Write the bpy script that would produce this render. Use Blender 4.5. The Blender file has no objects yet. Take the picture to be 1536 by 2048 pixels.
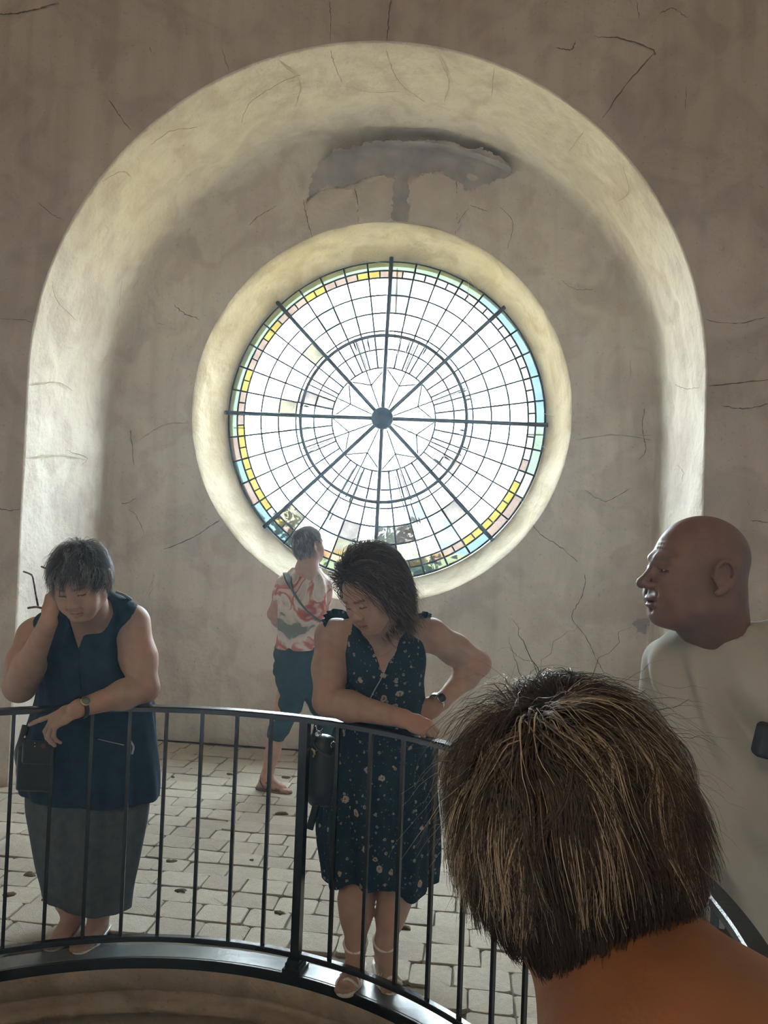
import bpy, math, random
import numpy as np
from mathutils import Vector, Matrix
S = bpy.context.scene
COL = S.collection
rng = np.random.default_rng(7)
random.seed(7)
# ------------------------------------------------------------------ camera
YAW, PITCH, ROLL, FPX = 0.11713, 0.02509, 0.03787, 1587.1
EYE = np.array([0.0, 0.0, 1.6])
_cy, _sy = math.cos(YAW), math.sin(YAW)
FW = np.array([-_sy*math.cos(PITCH), _cy*math.cos(PITCH), math.sin(PITCH)])
_r = np.array([_cy, _sy, 0.0]); _u = np.cross(_r, FW)
RT = _r*math.cos(ROLL) + _u*math.sin(ROLL)
UP = _u*math.cos(ROLL) - _r*math.sin(ROLL)
cd = bpy.data.cameras.new('camera'); cam = bpy.data.objects.new('camera', cd); COL.objects.link(cam)
M = Matrix(((RT[0], UP[0], -FW[0], 0), (RT[1], UP[1], -FW[1], 0), (RT[2], UP[2], -FW[2], 1.6), (0, 0, 0, 1)))
cam.matrix_world = M
cd.sensor_fit = 'VERTICAL'; cd.sensor_height = 24; cd.lens = FPX/2048*24; cd.clip_start = .02; cd.clip_end = 400
S.camera = cam
# ------------------------------------------------------------------ sky, lights, exposure
S.view_settings.view_transform = 'Standard'; S.view_settings.look = 'None'
S.view_settings.exposure = 0.13; S.view_settings.gamma = 1; S.view_settings.use_curve_mapping = False
S.cycles.use_denoising = True; S.cycles.pixel_filter_type = 'BLACKMAN_HARRIS'; S.cycles.filter_width = 1.1
S.cycles.sample_clamp_indirect = 6
SKY = 42.0
HAZE = .0085
w = bpy.data.worlds.new('sky'); S.world = w; w.use_nodes = True
bg = w.node_tree.nodes['Background']; bg.inputs[0].default_value = (.80, .92, 1, 1); bg.inputs[1].default_value = SKY
sl = bpy.data.lights.new('sun', 'SUN'); sl.energy = 260; sl.color = (1, .90, .70); sl.angle = .01
so = bpy.data.objects.new('sun', sl); COL.objects.link(so); so.rotation_euler = Vector((-.30, .34, -.9)).to_track_quat('-Z', 'Y').to_euler(); so.location = (6, -6, 20)
# the round window and an added fill window let the sky in; portals only tell Cycles where the openings are
WC = np.array([-.752, 2.47]); GLY = 6.122; GR = 1.2355; NR = 1.392; NY = 5.70; AR = 1.962; AY = 4.4746
def portal(loc, rot, size):
    l = bpy.data.lights.new('window_portal', 'AREA'); l.shape = 'DISK'; l.size = size; l.cycles.is_portal = True
    o = bpy.data.objects.new('window_portal', l); o.location = loc; o.rotation_euler = rot; COL.objects.link(o)
portal((WC[0], GLY+.09, WC[1]), (math.radians(-90), 0, 0), 2.6)
BWR = .77  # radius of the added fill window
portal((-.9, -1.95, 3.4), (math.radians(90), 0, 0), 2*BWR+.1)

# ------------------------------------------------------------------ helpers
def at(x, y, Y):
    d = FW + RT*(x-768)/FPX - UP*(y-1024)/FPX
    return d*Y/d[1] + EYE
def mk_mesh(name, V, Fs, smooth=True, col=None):
    V = np.asarray(V, dtype=np.float32); me = bpy.data.meshes.new(name)
    if not isinstance(Fs, (list, tuple)): Fs = [Fs]
    Fs = [np.asarray(f, dtype=np.int32) for f in Fs if len(f)]
    idx = np.concatenate([f.ravel() for f in Fs]); tot = np.concatenate([np.full(len(f), f.shape[1], np.int32) for f in Fs])
    me.vertices.add(len(V)); me.vertices.foreach_set('co', V.ravel())
    me.loops.add(len(idx)); me.loops.foreach_set('vertex_index', idx)
    me.polygons.add(len(tot)); me.polygons.foreach_set('loop_start', np.concatenate([[0], np.cumsum(tot)[:-1]]).astype(np.int32))
    try: me.polygons.foreach_set('loop_total', tot)
    except Exception: pass
    me.update(calc_edges=True)
    me.polygons.foreach_set('use_smooth', np.full(len(tot), bool(smooth)))
    if col is not None:
        a = me.color_attributes.new('col', 'FLOAT_COLOR', 'POINT'); c = np.ones((len(V), 4), np.float32); c[:, :3] = col; a.data.foreach_set('color', c.ravel())
    me.validate(); return me
def org(parent):
    o = np.zeros(3)
    while parent is not None:
        o += np.array(parent.location); parent = parent.parent
    return o
def obj(name, V, Fs, mat, parent=None, smooth=True, col=None, **tags):
    V = np.asarray(V, dtype=float) - org(parent)
    loc = np.zeros(3)
    if parent is None: loc = V.mean(0); V = V - loc
    me = mk_mesh(name, V, Fs, smooth, col); me.materials.append(mat)
    o = bpy.data.objects.new(name, me); COL.objects.link(o); o.location = loc
    if parent is not None: o.parent = parent
    for k, v in tags.items(): o[k] = v
    return o
def thing(name, label, cat, loc, group=None):
    o = bpy.data.objects.new(name, None); COL.objects.link(o); o.location = [float(v) for v in loc]; o.empty_display_size = .1
    o['label'] = label; o['category'] = cat
    if group: o['group'] = group
    return o
def merge(parts):
    Vs, Fs, n = [], {}, 0
    for V, F in parts:
        for f in (F if isinstance(F, (list, tuple)) else [F]):
            f = np.asarray(f)
            if len(f): Fs.setdefault(f.shape[1], []).append(f+n)
        Vs.append(V); n += len(V)
    return np.concatenate(Vs), [np.concatenate(v) for v in Fs.values()]
def tube(P, r, n=8, closed=False, flat=1.0, up=None):
    P = np.asarray(P, float); m = len(P); r = np.broadcast_to(np.asarray(r, float), (m,))
    if closed: T = np.roll(P, -1, 0) - np.roll(P, 1, 0)
    else: T = np.gradient(P, axis=0)
    T /= np.linalg.norm(T, axis=1)[:, None]+1e-12
    if up is None:
        up = np.array([0, 0, 1.]) if abs(T[:, 2]).mean() < .8 else np.array([0, 1., 0])
    up = np.broadcast_to(np.asarray(up, float), (m, 3))
    A = np.cross(T, up); A /= np.linalg.norm(A, axis=1)[:, None]+1e-9; B = np.cross(A, T)
    t = np.arange(n)/n*2*np.pi + (np.pi/4 if n == 4 else 0)
    V = P[:, None]+r[:, None, None]*(A[:, None]*np.cos(t)[None, :, None] + flat*B[:, None]*np.sin(t)[None, :, None])
    V = V.reshape(-1, 3); mm = m if closed else m-1
    i = np.arange(mm)[:, None]; j = np.arange(n)[None]; i2 = (i+1) % m; j2 = (j+1) % n
    F = np.stack(np.broadcast_arrays(i*n+j, i*n+j2, i2*n+j2, i2*n+j), -1).reshape(-1, 4)[:, ::-1]
    if closed: return V, [F]
    c0 = len(V); V = np.concatenate([V, P[:1], P[-1:]])
    jj = np.arange(n); e = (m-1)*n
    C1 = np.stack([np.full(n, c0), (jj+1) % n, jj], 1)[:, ::-1]; C2 = np.stack([np.full(n, c0+1), e+jj, e+(jj+1) % n], 1)[:, ::-1]
    return V, [F, C1, C2]
def bez(pts, n=16):
    P = np.asarray(pts, float); m = len(P); out = []
    E = np.vstack([2*P[0]-P[1], P, 2*P[-1]-P[-2]])
    for i in range(m-1):
        p0, p1, p2, p3 = E[i:i+4]
        t = np.linspace(0, 1, n, endpoint=(i == m-2))[:, None]
        out.append(.5*((2*p1)+(-p0+p2)*t+(2*p0-5*p1+4*p2-p3)*t**2+(-p0+3*p1-3*p2+p3)*t**3))
    return np.concatenate(out)
def box(c, s, R=None):
    V = np.array([[x, y, z] for x in (-.5, .5) for y in (-.5, .5) for z in (-.5, .5)])*np.asarray(s)
    if R is not None: V = V@np.asarray(R).T
    F = np.array([[0, 1, 3, 2], [4, 6, 7, 5], [0, 4, 5, 1], [2, 3, 7, 6], [0, 2, 6, 4], [1, 5, 7, 3]])
    return V+np.asarray(c), [F]
def grid_faces(m, n, closed_j=False):
    nn = n if closed_j else n-1
    i = np.arange(m-1)[:, None]; j = np.arange(nn)[None]; j2 = (j+1) % n
    return np.stack(np.broadcast_arrays(i*n+j, i*n+j2, (i+1)*n+j2, (i+1)*n+j), -1).reshape(-1, 4)
def vnoise(P, seed=0):
    """cheap smooth 3-d noise in -1..1 from summed sines"""
    r = np.random.default_rng(seed); out = np.zeros(len(P))
    for k in range(7):
        d = r.normal(size=3); d /= np.linalg.norm(d); f = r.uniform(.6, 1.9)
        out += np.sin((P@d)*f*2*np.pi + r.uniform(0, 6.28) + 1.3*np.sin((P@np.roll(d, 1))*f*3.1+r.uniform(0, 6.28)))
    return out/3.2

# ------------------------------------------------------------------ materials
def mat(name, color, rough=.6, spec=.5, metal=0.0, var=None, vscale=5, bump=0.0, bscale=30, attr=False, transl=0.0, sss=0.0, detail=4, coord='Object'):
    m = bpy.data.materials.new(name); m.use_nodes = True; nt = m.node_tree; N = nt.nodes; L = nt.links
    b = N['Principled BSDF']; b.inputs['Roughness'].default_value = rough; b.inputs['Metallic'].default_value = metal
    b.inputs['Specular IOR Level'].default_value = spec; b.inputs['Base Color'].default_value = (*color, 1)
    tc = N.new('ShaderNodeTexCoord'); src = None
    if attr:
        a = N.new('ShaderNodeAttribute'); a.attribute_name = 'col'; src = a.outputs['Color']
    if var is not None:
        n = N.new('ShaderNodeTexNoise'); n.inputs['Scale'].default_value = vscale; n.inputs['Detail'].default_value = detail
        L.new(tc.outputs[coord], n.inputs['Vector'])
        r = N.new('ShaderNodeValToRGB'); r.color_ramp.elements[0].position = .35; r.color_ramp.elements[1].position = .65
        L.new(n.outputs['Fac'], r.inputs[0])
        if attr:
            r.color_ramp.elements[0].color = (*var, 1); r.color_ramp.elements[1].color = (1, 1, 1, 1)
            mx = N.new('ShaderNodeMix'); mx.data_type = 'RGBA'; mx.blend_type = 'MULTIPLY'; mx.inputs[0].default_value = 1
            L.new(src, mx.inputs[6]); L.new(r.outputs[0], mx.inputs[7]); src = mx.outputs[2]
        else:
            r.color_ramp.elements[0].color = (*color, 1); r.color_ramp.elements[1].color = (*var, 1); src = r.outputs[0]
    if src: L.new(src, b.inputs['Base Color'])
    if bump:
        n2 = N.new('ShaderNodeTexNoise'); n2.inputs['Scale'].default_value = bscale; n2.inputs['Detail'].default_value = 6
        L.new(tc.outputs[coord], n2.inputs['Vector'])
        bp = N.new('ShaderNodeBump'); bp.inputs['Strength'].default_value = 1; bp.inputs['Distance'].default_value = bump
        L.new(n2.outputs['Fac'], bp.inputs['Height']); L.new(bp.outputs[0], b.inputs['Normal'])
    if sss: b.inputs['Subsurface Weight'].default_value = sss; b.inputs['Subsurface Radius'].default_value = (1, .35, .2); b.inputs['Subsurface Scale'].default_value = .008
    if transl:
        t = N.new('ShaderNodeBsdfTranslucent'); t.inputs[0].default_value = (*color, 1)
        if src: L.new(src, t.inputs[0])
        mx = N.new('ShaderNodeMixShader'); mx.inputs[0].default_value = transl
        L.new(b.outputs[0], mx.inputs[1]); L.new(t.outputs[0], mx.inputs[2]); L.new(mx.outputs[0], N['Material Output'].inputs[0])
    return m
def plaster(name, c1, c2, c3, bump=.004):
    m = bpy.data.materials.new(name); m.use_nodes = True; N = m.node_tree.nodes; L = m.node_tree.links
    b = N['Principled BSDF']; b.inputs['Roughness'].default_value = .92; b.inputs['Specular IOR Level'].default_value = .15
    g = N.new('ShaderNodeNewGeometry')
    def noise(s, d=6, dist=0.0, sc=None):
        n = N.new('ShaderNodeTexNoise'); n.inputs['Scale'].default_value = s; n.inputs['Detail'].default_value = d; n.inputs['Distortion'].default_value = dist
        if sc:
            mp = N.new('ShaderNodeMapping'); mp.inputs['Scale'].default_value = sc; L.new(g.outputs['Position'], mp.inputs[0]); L.new(mp.outputs[0], n.inputs['Vector'])
        else: L.new(g.outputs['Position'], n.inputs['Vector'])
        return n.outputs['Fac']
    def ramp(f, a, bb, ca, cb):
        r = N.new('ShaderNodeValToRGB'); e = r.color_ramp.elements; e[0].position = a; e[1].position = bb; e[0].color = (*ca, 1); e[1].color = (*cb, 1); L.new(f, r.inputs[0]); return r.outputs[0]
    def mix(a, bb, f=None, fac=1.0, mode='MIX'):
        x = N.new('ShaderNodeMix'); x.data_type = 'RGBA'; x.blend_type = mode; x.inputs[0].default_value = fac
        if f is not None: L.new(f, x.inputs[0])
        L.new(a, x.inputs[6]); L.new(bb, x.inputs[7]); return x.outputs[2]
    base = ramp(noise(1.1, 5, .6), .35, .66, c1, c2)
    st = ramp(noise(3.2, 8, 1.0), .47, .62, (1, 1, 1), c3)
    col = mix(base, st, None, .8, 'MULTIPLY')
    streak = ramp(noise(1.0, 6, .4, (9, 9, .9)), .44, .7, (1, 1, 1), (.80, .78, .76))
    col = mix(col, streak, None, .55, 'MULTIPLY')
    pits = ramp(noise(55, 3), .30, .36, (.42, .38, .34), (1, 1, 1))
    col = mix(col, pits, None, .3, 'MULTIPLY')
    L.new(col, b.inputs['Base Color'])
    ad = N.new('ShaderNodeMath'); ad.operation = 'MULTIPLY_ADD'; L.new(noise(26, 8), ad.inputs[0]); ad.inputs[1].default_value = .35; L.new(noise(3.0, 5, .8), ad.inputs[2])
    bp = N.new('ShaderNodeBump'); bp.inputs['Distance'].default_value = bump*5; bp.inputs['Strength'].default_value = .75
    L.new(ad.outputs[0], bp.inputs['Height']); L.new(bp.outputs[0], b.inputs['Normal'])
    return m
PL = plaster('lime_plaster', (.58, .52, .46), (.68, .62, .56), (.82, .80, .81))
PLR = plaster('sun_tinted_plaster', (.57, .50, .38), (.65, .59, .47), (.80, .77, .70))  # plaster of the reveal, with the sun's warm glow put into its colour
PLN = plaster('pale_plaster', (.66, .605, .54), (.75, .70, .625), (.84, .81, .82), .006)
def haze_mat():  # bluish scatter added to stand in for veiling glare
    m = bpy.data.materials.new('glare_veil'); m.use_nodes = True; N = m.node_tree.nodes; N.clear()
    o = N.new('ShaderNodeOutputMaterial'); v = N.new('ShaderNodeVolumeScatter'); v.inputs['Color'].default_value = (.55, .80, 1, 1); v.inputs['Density'].default_value = HAZE; v.inputs['Anisotropy'].default_value = .5
    m.node_tree.links.new(v.outputs[0], o.inputs['Volume']); return m
STONE = plaster('well_stone', (.40, .34, .27), (.50, .43, .34), (.62, .58, .52), .008)
MORTAR = mat('mortar', (.20, .175, .14), .95, .1, bump=.004, bscale=60)
IRON = mat('black_iron', (.006, .009, .012), .26, .8, var=(.012, .016, .020), vscale=30, bump=.0006, bscale=90)
IRONPLATE = mat('grey_painted_iron', (.09, .11, .12), .24, .9, var=(.13, .155, .165), vscale=9, bump=.0008, bscale=40)
LEAD = mat('lead_came', (.035, .04, .05), .55, .4, metal=.3)
CRACKM = mat('crack_shadow', (.22, .18, .155), .95, .1)
JOINTM = mat('faint_joint', (.46, .40, .32), .95, .1)
PATCHM = mat('grey_render_patch', (.36, .34, .35), .95, .1, var=(.48, .45, .45), vscale=7, bump=.006, bscale=22, detail=8)
TILE = []
for k, (a, bb) in enumerate([((.53, .48, .40), (.47, .42, .345)), ((.57, .52, .44), (.50, .45, .37)), ((.50, .45, .38), (.44, .39, .325)), ((.60, .55, .47), (.53, .48, .40))]):
    TILE.append(mat('worn_stone_%s' % 'abcd'[k], a, .78, .3, var=bb, vscale=9, bump=.004, bscale=35, detail=9))
def glass_mat(name, col, haze=.25, dirt=0.0):
    m = bpy.data.materials.new(name); m.use_nodes = True; N = m.node_tree.nodes; L = m.node_tree.links
    N.remove(N['Principled BSDF'])
    t = N.new('ShaderNodeBsdfTransparent'); tl = N.new('ShaderNodeBsdfTranslucent'); gl = N.new('ShaderNodeBsdfGlossy'); gl.inputs['Roughness'].default_value = .08
    g = N.new('ShaderNodeNewGeometry'); n = N.new('ShaderNodeTexNoise'); n.inputs['Scale'].default_value = 11; n.inputs['Detail'].default_value = 8; L.new(g.outputs['Position'], n.inputs['Vector'])
    r = N.new('ShaderNodeValToRGB'); e = r.color_ramp.elements; e[0].position = .38; e[1].position = .6
    e[0].color = (*[c*(1-dirt) for c in col], 1); e[1].color = (*col, 1); L.new(n.outputs['Fac'], r.inputs[0])
    L.new(r.outputs[0], t.inputs[0]); L.new(r.outputs[0], tl.inputs[0])
    a = N.new('ShaderNodeMixShader'); a.inputs[0].default_value = haze; L.new(t.outputs[0], a.inputs[1]); L.new(tl.outputs[0], a.inputs[2])
    b = N.new('ShaderNodeMixShader'); b.inputs[0].default_value = .04; L.new(a.outputs[0], b.inputs[1]); L.new(gl.outputs[0], b.inputs[2])
    L.new(b.outputs[0], N['Material Output'].inputs[0]); return m
def tr(r, g, b, k=1.0):  # a pane has two faces, so each passes the square root of its tint
    return tuple(math.sqrt(v*k/SKY) for v in (r, g, b))
GLASS = {
 'clear': glass_mat('clear_rolled_glass', (.93, .95, .95), .10),
 'aqua': glass_mat('pale_aqua_glass', tr(.95, 1.1, 1.1, 2.2), .2, .2),
 'grey': glass_mat('smoky_pink_glass', tr(.85, .75, .68, 1.9), .2, .2),
 'straw': glass_mat('straw_glass', tr(1.0, .92, .66, 1.6), .2, .2),
 'bgreen': glass_mat('pale_green_border_glass', tr(.62, .80, .60, 2.2), .2, .1),
 'bpink': glass_mat('dusty_pink_border_glass', tr(.70, .52, .42, 2.3), .2, .1),
 'byellow': glass_mat('yellow_border_glass', tr(.90, .70, .16, 2.3), .2, .15),
 'bblue': glass_mat('pale_blue_border_glass', tr(.52, .78, .84, 2.1), .2, .1),
 'bwhite': glass_mat('milk_white_border_glass', tr(1.0, .98, .88, 2.4), .2, .1),
}
# ================================================================== STRUCTURE
def rect_r(th, x0, x1, z0, z1):
    c, s = np.cos(th), np.sin(th)
    rx = np.where(c > 0, (x1-WC[0])/np.maximum(c, 1e-6), (x0-WC[0])/np.minimum(c, -1e-6))
    rz = np.where(s > 0, (z1-WC[1])/np.maximum(s, 1e-6), (z0-WC[1])/np.minimum(s, -1e-6))
    return np.minimum(rx, rz)
RX0, RX1, RY0, RZ1 = -3.95, 2.15, -1.55, 6.6
WT = .45
def outl(th):
    c, s = np.cos(th), np.sin(th)
    R = np.full_like(th, AR); lo = s < 0
    R[lo] = np.minimum(AR/np.maximum(np.abs(c[lo]), 1e-6), WC[1]/np.maximum(-s[lo], 1e-6))
    return R
NT = 480
th = np.linspace(0, 2*np.pi, NT, endpoint=False)
# make sure the four floor corners are hit
ca = math.atan2(WC[1], AR)
for a in (2*np.pi-ca, np.pi+ca): th[np.argmin(abs(th-a))] = a
R0 = outl(th); onfl = (np.sin(th) < 0) & (R0*(-np.sin(th)) > WC[1]-1e-6)
corner = onfl & ~(np.roll(onfl, 1) & np.roll(onfl, -1))
def ring(R, Y, disp=0.0, seed=3, fr=1.2):
    P = np.stack([WC[0]+R*np.cos(th), np.full(NT, Y) if np.isscalar(Y) else Y, WC[1]+R*np.sin(th)], 1)
    return P
rings = []
# front arris slightly worn
fil = np.where(np.sin(th) > -.1, .26, .10)               # soft fillet at the back of the arch, tighter on the jambs
fil = np.where((np.cos(th) > 0) & (np.sin(th) < .1), .03, fil)
kern = np.ones(31)/31; fil = np.convolve(np.r_[fil[-15:], fil, fil[:15]], kern, 'valid'); fil[onfl] = 0
rings.append((R0+.008, np.full(NT, AY))); rings.append((R0+.001, np.full(NT, AY+.006)))
for y in np.linspace(AY+.02, NY-.30, 26): rings.append((R0, np.full(NT, y)))
for t in np.linspace(0, 1, 14):
    a = t*np.pi/2; rings.append((R0-fil*(1-np.cos(a)), NY-fil*(1-np.sin(a))))
Rl = R0-fil
for t in np.linspace(0.06, 1, 16): rings.append((Rl*(1-t)+NR*t, np.full(NT, NY)))
V = np.concatenate([ring(r, y) for r, y in rings])
# keep everything at or above the floor
V[:, 2] = np.maximum(V[:, 2], -.01)
mm = len(rings); 
dsp = vnoise(V*1.6, 1)*.012 + vnoise(V*5, 2)*.004
ri = np.repeat(np.arange(mm), NT); wgt = np.clip((ri-1)/4., 0, 1)*np.where(ri > mm-3, .3, 1)
rad = np.stack([np.cos(th), np.zeros(NT), np.sin(th)], 1); rad = np.tile(rad, (mm, 1))
ysh = np.clip((V[:, 1]-(NY-.3))/.3, 0, 1)[:, None]
fl_ok = (V[:, 2] > .05)[:, None]
V = V + (rad*(1-ysh) + np.array([0, 1., 0])*ysh)*(dsp*wgt)[:, None]*fl_ok
Fq = grid_faces(mm, NT, True)
jj = Fq[:, 0] % NT; rr = Fq[:, 0]//NT
keep = ~(onfl[jj] & onfl[(jj+1) % NT] & (rr < 28+13))
obj('wall_niche', V, Fq[keep][:, ::-1], PLN, kind='structure')
# splayed round reveal of the window
prof = [(NR, NY), (NR-.012, NY+.012), (NR-.035, NY+.10), (NR-.065, NY+.2), (NR-.10, NY+.3), (NR-.135, NY+.38), (GR+.012, GLY-.01), (GR+.012, GLY+.12)]
V = np.concatenate([ring(r, y) for r, y in prof]); n_ = vnoise(V*3, 5)*.008+vnoise(V*9, 6)*.0025
ww = np.repeat([.2, .5, 1, 1, 1, .7, 0, 0], NT); V += np.tile(rad[:NT], (len(prof), 1))*(n_*ww)[:, None]
obj('trim_1', V, grid_faces(len(prof), NT, True)[:, ::-1], PLR, kind='structure')
# outside masonry face around the window (closes the wall)
V = np.concatenate([ring(GR+.012, GLY+.12), ring(GR+.30, 6.5), ring(rect_r(th, -6, 5, -.6, 8.4), 6.5), ring(rect_r(th, -6, 5, -.6, 8.4), AY+.01), ring(rect_r(th, RX0+.02, RX1-.02, -.6, RZ1-.02), AY+.02)]); obj('wall_outer', V, grid_faces(5, NT, True), PLN, kind='structure')
V, F = box((WC[0], NY+.06, .10), (4.2, .06, .30)); obj('leak_filler', V, F, PLN, kind='structure', smooth=False)  # unseen slab added behind the niche wall to block a light gap
# front wall face with the arch cut out
RR = rect_r(th, RX0-.02, RX1+.02, -.02, RZ1+.02)
fr = [0, .03, .1, .2, .3, .4, .5, .6, .7, .8, .9, 1]
V = np.concatenate([ring((R0+.008)*(1-t)+np.maximum(RR, R0+.008)*t, AY) for t in fr])
V[:, 1] += vnoise(V*1.3, 9)*.008*np.repeat(np.clip(np.array(fr)*8, 0, 1), NT)
Fq = grid_faces(len(fr), NT, True); jj = Fq[:, 0] % NT
obj('wall_front', V, Fq[~(onfl[jj] & onfl[(jj+1) % NT])], PL, kind='structure')
def quad(name, pts, m, **k): obj(name, np.array(pts, float), np.array([[0, 1, 2, 3]]), m, smooth=False, **k)
quad('wall_left', [(RX0, RY0, 0), (RX0, AY, 0), (RX0, AY, RZ1), (RX0, RY0, RZ1)], PL, kind='structure')
quad('wall_right', [(RX1, AY, 0), (RX1, RY0, 0), (RX1, RY0, RZ1), (RX1, AY, RZ1)], PL, kind='structure')
quad('ceiling', [(RX0, AY+1.3, RZ1), (RX1, AY+1.3, RZ1), (RX1, RY0, RZ1), (RX0, RY0, RZ1)], PL, kind='structure')
# back wall with an unseen round window added behind the camera for fill light
t2 = np.linspace(0, 2*np.pi, 96, endpoint=False); bc = np.array([-.9, 3.4])
def rr2(t):
    c, s = np.cos(t), np.sin(t)
    return np.minimum(np.where(c > 0, (RX1-bc[0])/np.maximum(c, 1e-6), (RX0-bc[0])/np.minimum(c, -1e-6)), np.where(s > 0, (RZ1-bc[1])/np.maximum(s, 1e-6), (0-bc[1])/np.minimum(s, -1e-6)))
def rg(r, y): return np.stack([bc[0]+r*np.cos(t2), np.full(96, y), bc[1]+r*np.sin(t2)], 1)
V = np.concatenate([rg(rr2(t2), RY0), rg(BWR+.12, RY0), rg(BWR, RY0-WT), rg(3.4, RY0-WT-.01)])
obj('wall_back', V, grid_faces(4, 96, True), PL, kind='structure')
Vg, Fg = tube(np.array([[bc[0], RY0-.33, bc[1]], [bc[0], RY0-.325, bc[1]]]), BWR+.05, 48)
obj('added_fill_window', Vg, Fg, glass_mat('fill_window_glass', (.42, .36, .30), .6), kind='structure')  # glass of the added window that brightens the room from behind

V, F = box(((RX0+RX1)/2, (RY0+6.3)/2, 3.0), (RX1-RX0+.02, 6.3-RY0, 7.3)); obj('haze', V, F, haze_mat(), kind='structure', smooth=False)  # added volume that lays a bluish glare veil over the room
# ------------------------------------------------------------------ floor bed, well, tiles
CX, CY, RING = -.90, 1.49, 1.40
fx0, fx1, fy0, fy1 = RX0, RX1, RY0, NY+.05
t3 = np.linspace(0, 2*np.pi, 180, endpoint=False)
c_, s_ = np.cos(t3), np.sin(t3)
rfl = np.minimum(np.where(c_ > 0, (fx1-CX)/np.maximum(c_, 1e-6), (fx0-CX)/np.minimum(c_, -1e-6)), np.where(s_ > 0, (fy1-CY)/np.maximum(s_, 1e-6), (fy0-CY)/np.minimum(s_, -1e-6)))
def fr3(r, z): return np.stack([CX+r*c_, CY+r*s_, np.full(180, z)], 1)
V = np.concatenate([fr3(1.385, -.30), fr3(1.385, -.012), fr3(1.47, -.012), fr3(rfl, -.012)])
floor = obj('floor', V, grid_faces(4, 180, True)[:, ::-1], MORTAR, kind='structure')
# ground-floor room below the well, closed by its own floor
well = bpy.data.objects.new('trim_2', None); COL.objects.link(well); well.location = (CX, CY, 0); well['kind'] = 'structure'
prof = [(1.44, -.006), (1.374, -.006), (1.368, -.012), (1.360, -.098), (1.374, -.108), (1.376, -.120), (1.340, -.124), (1.318, -.132), (1.312, -.146), (1.318, -.162), (1.334, -.172), (1.350, -.178), (1.35, -.26), (1.35, -.5), (1.40, -1.6), (1.4, -2.6)]
def lathe(prof, n=160, seed=11, amp=.003):
    t = np.linspace(0, 2*np.pi, n, endpoint=False); V = []
    for r, z in prof: V.append(np.stack([CX+r*np.cos(t), CY+r*np.sin(t), np.full(n, z)], 1))
    V = np.concatenate(V); d = vnoise(V*6, seed)*amp+vnoise(V*17, seed+1)*amp*.6
    ww = np.repeat([0 if z > -.02 else 1 for r, z in prof], n)
    V[:, 2] += d*ww; return V, grid_faces(len(prof), n, True)
V, F_ = lathe(prof); obj('rim', V, F_, STONE, well)
V, F_ = tube(np.array([[CX, CY, -2.62], [CX, CY, -2.6]]), 1.42, 64); obj('well_bottom', V, F_, STONE, well)

def tile_mesh(k):
    r = np.random.default_rng(100+k); 
    c = np.array([[-.5, -.5], [.5, -.5], [.5, .5], [-.5, .5]])+r.uniform(-.018, .018, (4, 2))
    P = []
    for i in range(4):
        a, b = c[i], c[(i+1) % 4]; P += [a*.93+b*.07, (a+b)/2+r.uniform(-.010, .010, 2), b*.93+a*.07]
    P = np.array(P); n = len(P)
    V = [np.c_[P, np.full(n, -.6)], np.c_[P, np.full(n, -.12)], np.c_[P*.972, np.full(n, .0)+r.uniform(-.08, .06, n)]]
    V = np.concatenate(V+[np.array([[0, 0, .1]])]); F4 = grid_faces(3, n, True)
    j = np.arange(n); F3 = np.stack([2*n+j, 2*n+(j+1) % n, np.full(n, 3*n)], 1)
    return V, [F4, F3]
tms = [tile_mesh(k) for k in range(14)]
tmeshes = []
for k, (V, Fs) in enumerate(tms):
    for m in TILE:
        me = mk_mesh('tile', V, Fs, False); me.materials.append(m); tmeshes.append((k, me))
cand = []
r = np.random.default_rng(5); y = 1.35
row = 0
while y < NY:
    d = .140*r.uniform(.92, 1.08)
    x = RX0+r.uniform(0, .15)
    xr = (RX0, RX1)
    while x < xr[1]:
        wd = r.uniform(.145, .215)
        cx, cyy = x+wd/2, y+d/2
        if y+d/2 > AY: ok = WC[0]-AR+.02 < cx < WC[0]+AR-.02
        else: ok = True
        dist = math.hypot(cx-CX, cyy-CY)
        if ok and dist > 1.475+.06 and y+d < NY+.06: cand.append((cx, cyy, wd, d))
        x += wd
    y += d
def vis(cx, cy):
    p = np.array([cx, cy, 0])-EYE; dd = p@FW
    if dd < .3: return -1
    u, v = 768+FPX*(p@RT)/dd, 1024-FPX*(p@UP)/dd
    if not (-60 < u < 1600 and v < 2120): return -1
    if u > 1120 and v > 1450: return -1
    return 1/dd
cand.sort(key=lambda q: -vis(q[0], q[1]))
rest = []
for i, (cx, cyy, wd, d) in enumerate(cand):
    z = r.uniform(-.004, .004); rot = (r.uniform(-.012, .012), r.uniform(-.012, .012), r.uniform(-.02, .02))
    sx, sy = wd-.0035, d-.0035
    kk = int(r.integers(len(tmeshes)))
    if i < 298 and vis(cx, cyy) > 0:
        o = bpy.data.objects.new('tile', tmeshes[kk][1]); COL.objects.link(o); o.parent = floor
        o.location = np.array([cx, cyy, z])-np.array(floor.location); o.rotation_euler = rot; o.scale = (sx, sy, .026)
    else:
        V, Fs = tms[tmeshes[kk][0]]; c, s = math.cos(rot[2]), math.sin(rot[2])
        W = V*np.array([sx, sy, .026]); W = np.stack([W[:, 0]*c-W[:, 1]*s, W[:, 0]*s+W[:, 1]*c, W[:, 2]], 1)+[cx, cyy, z]
        rest.append((W, Fs))
V, Fs = merge(rest); o = obj('distant_tiles', V, Fs, TILE[1], floor, smooth=False, kind='stuff')
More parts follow.
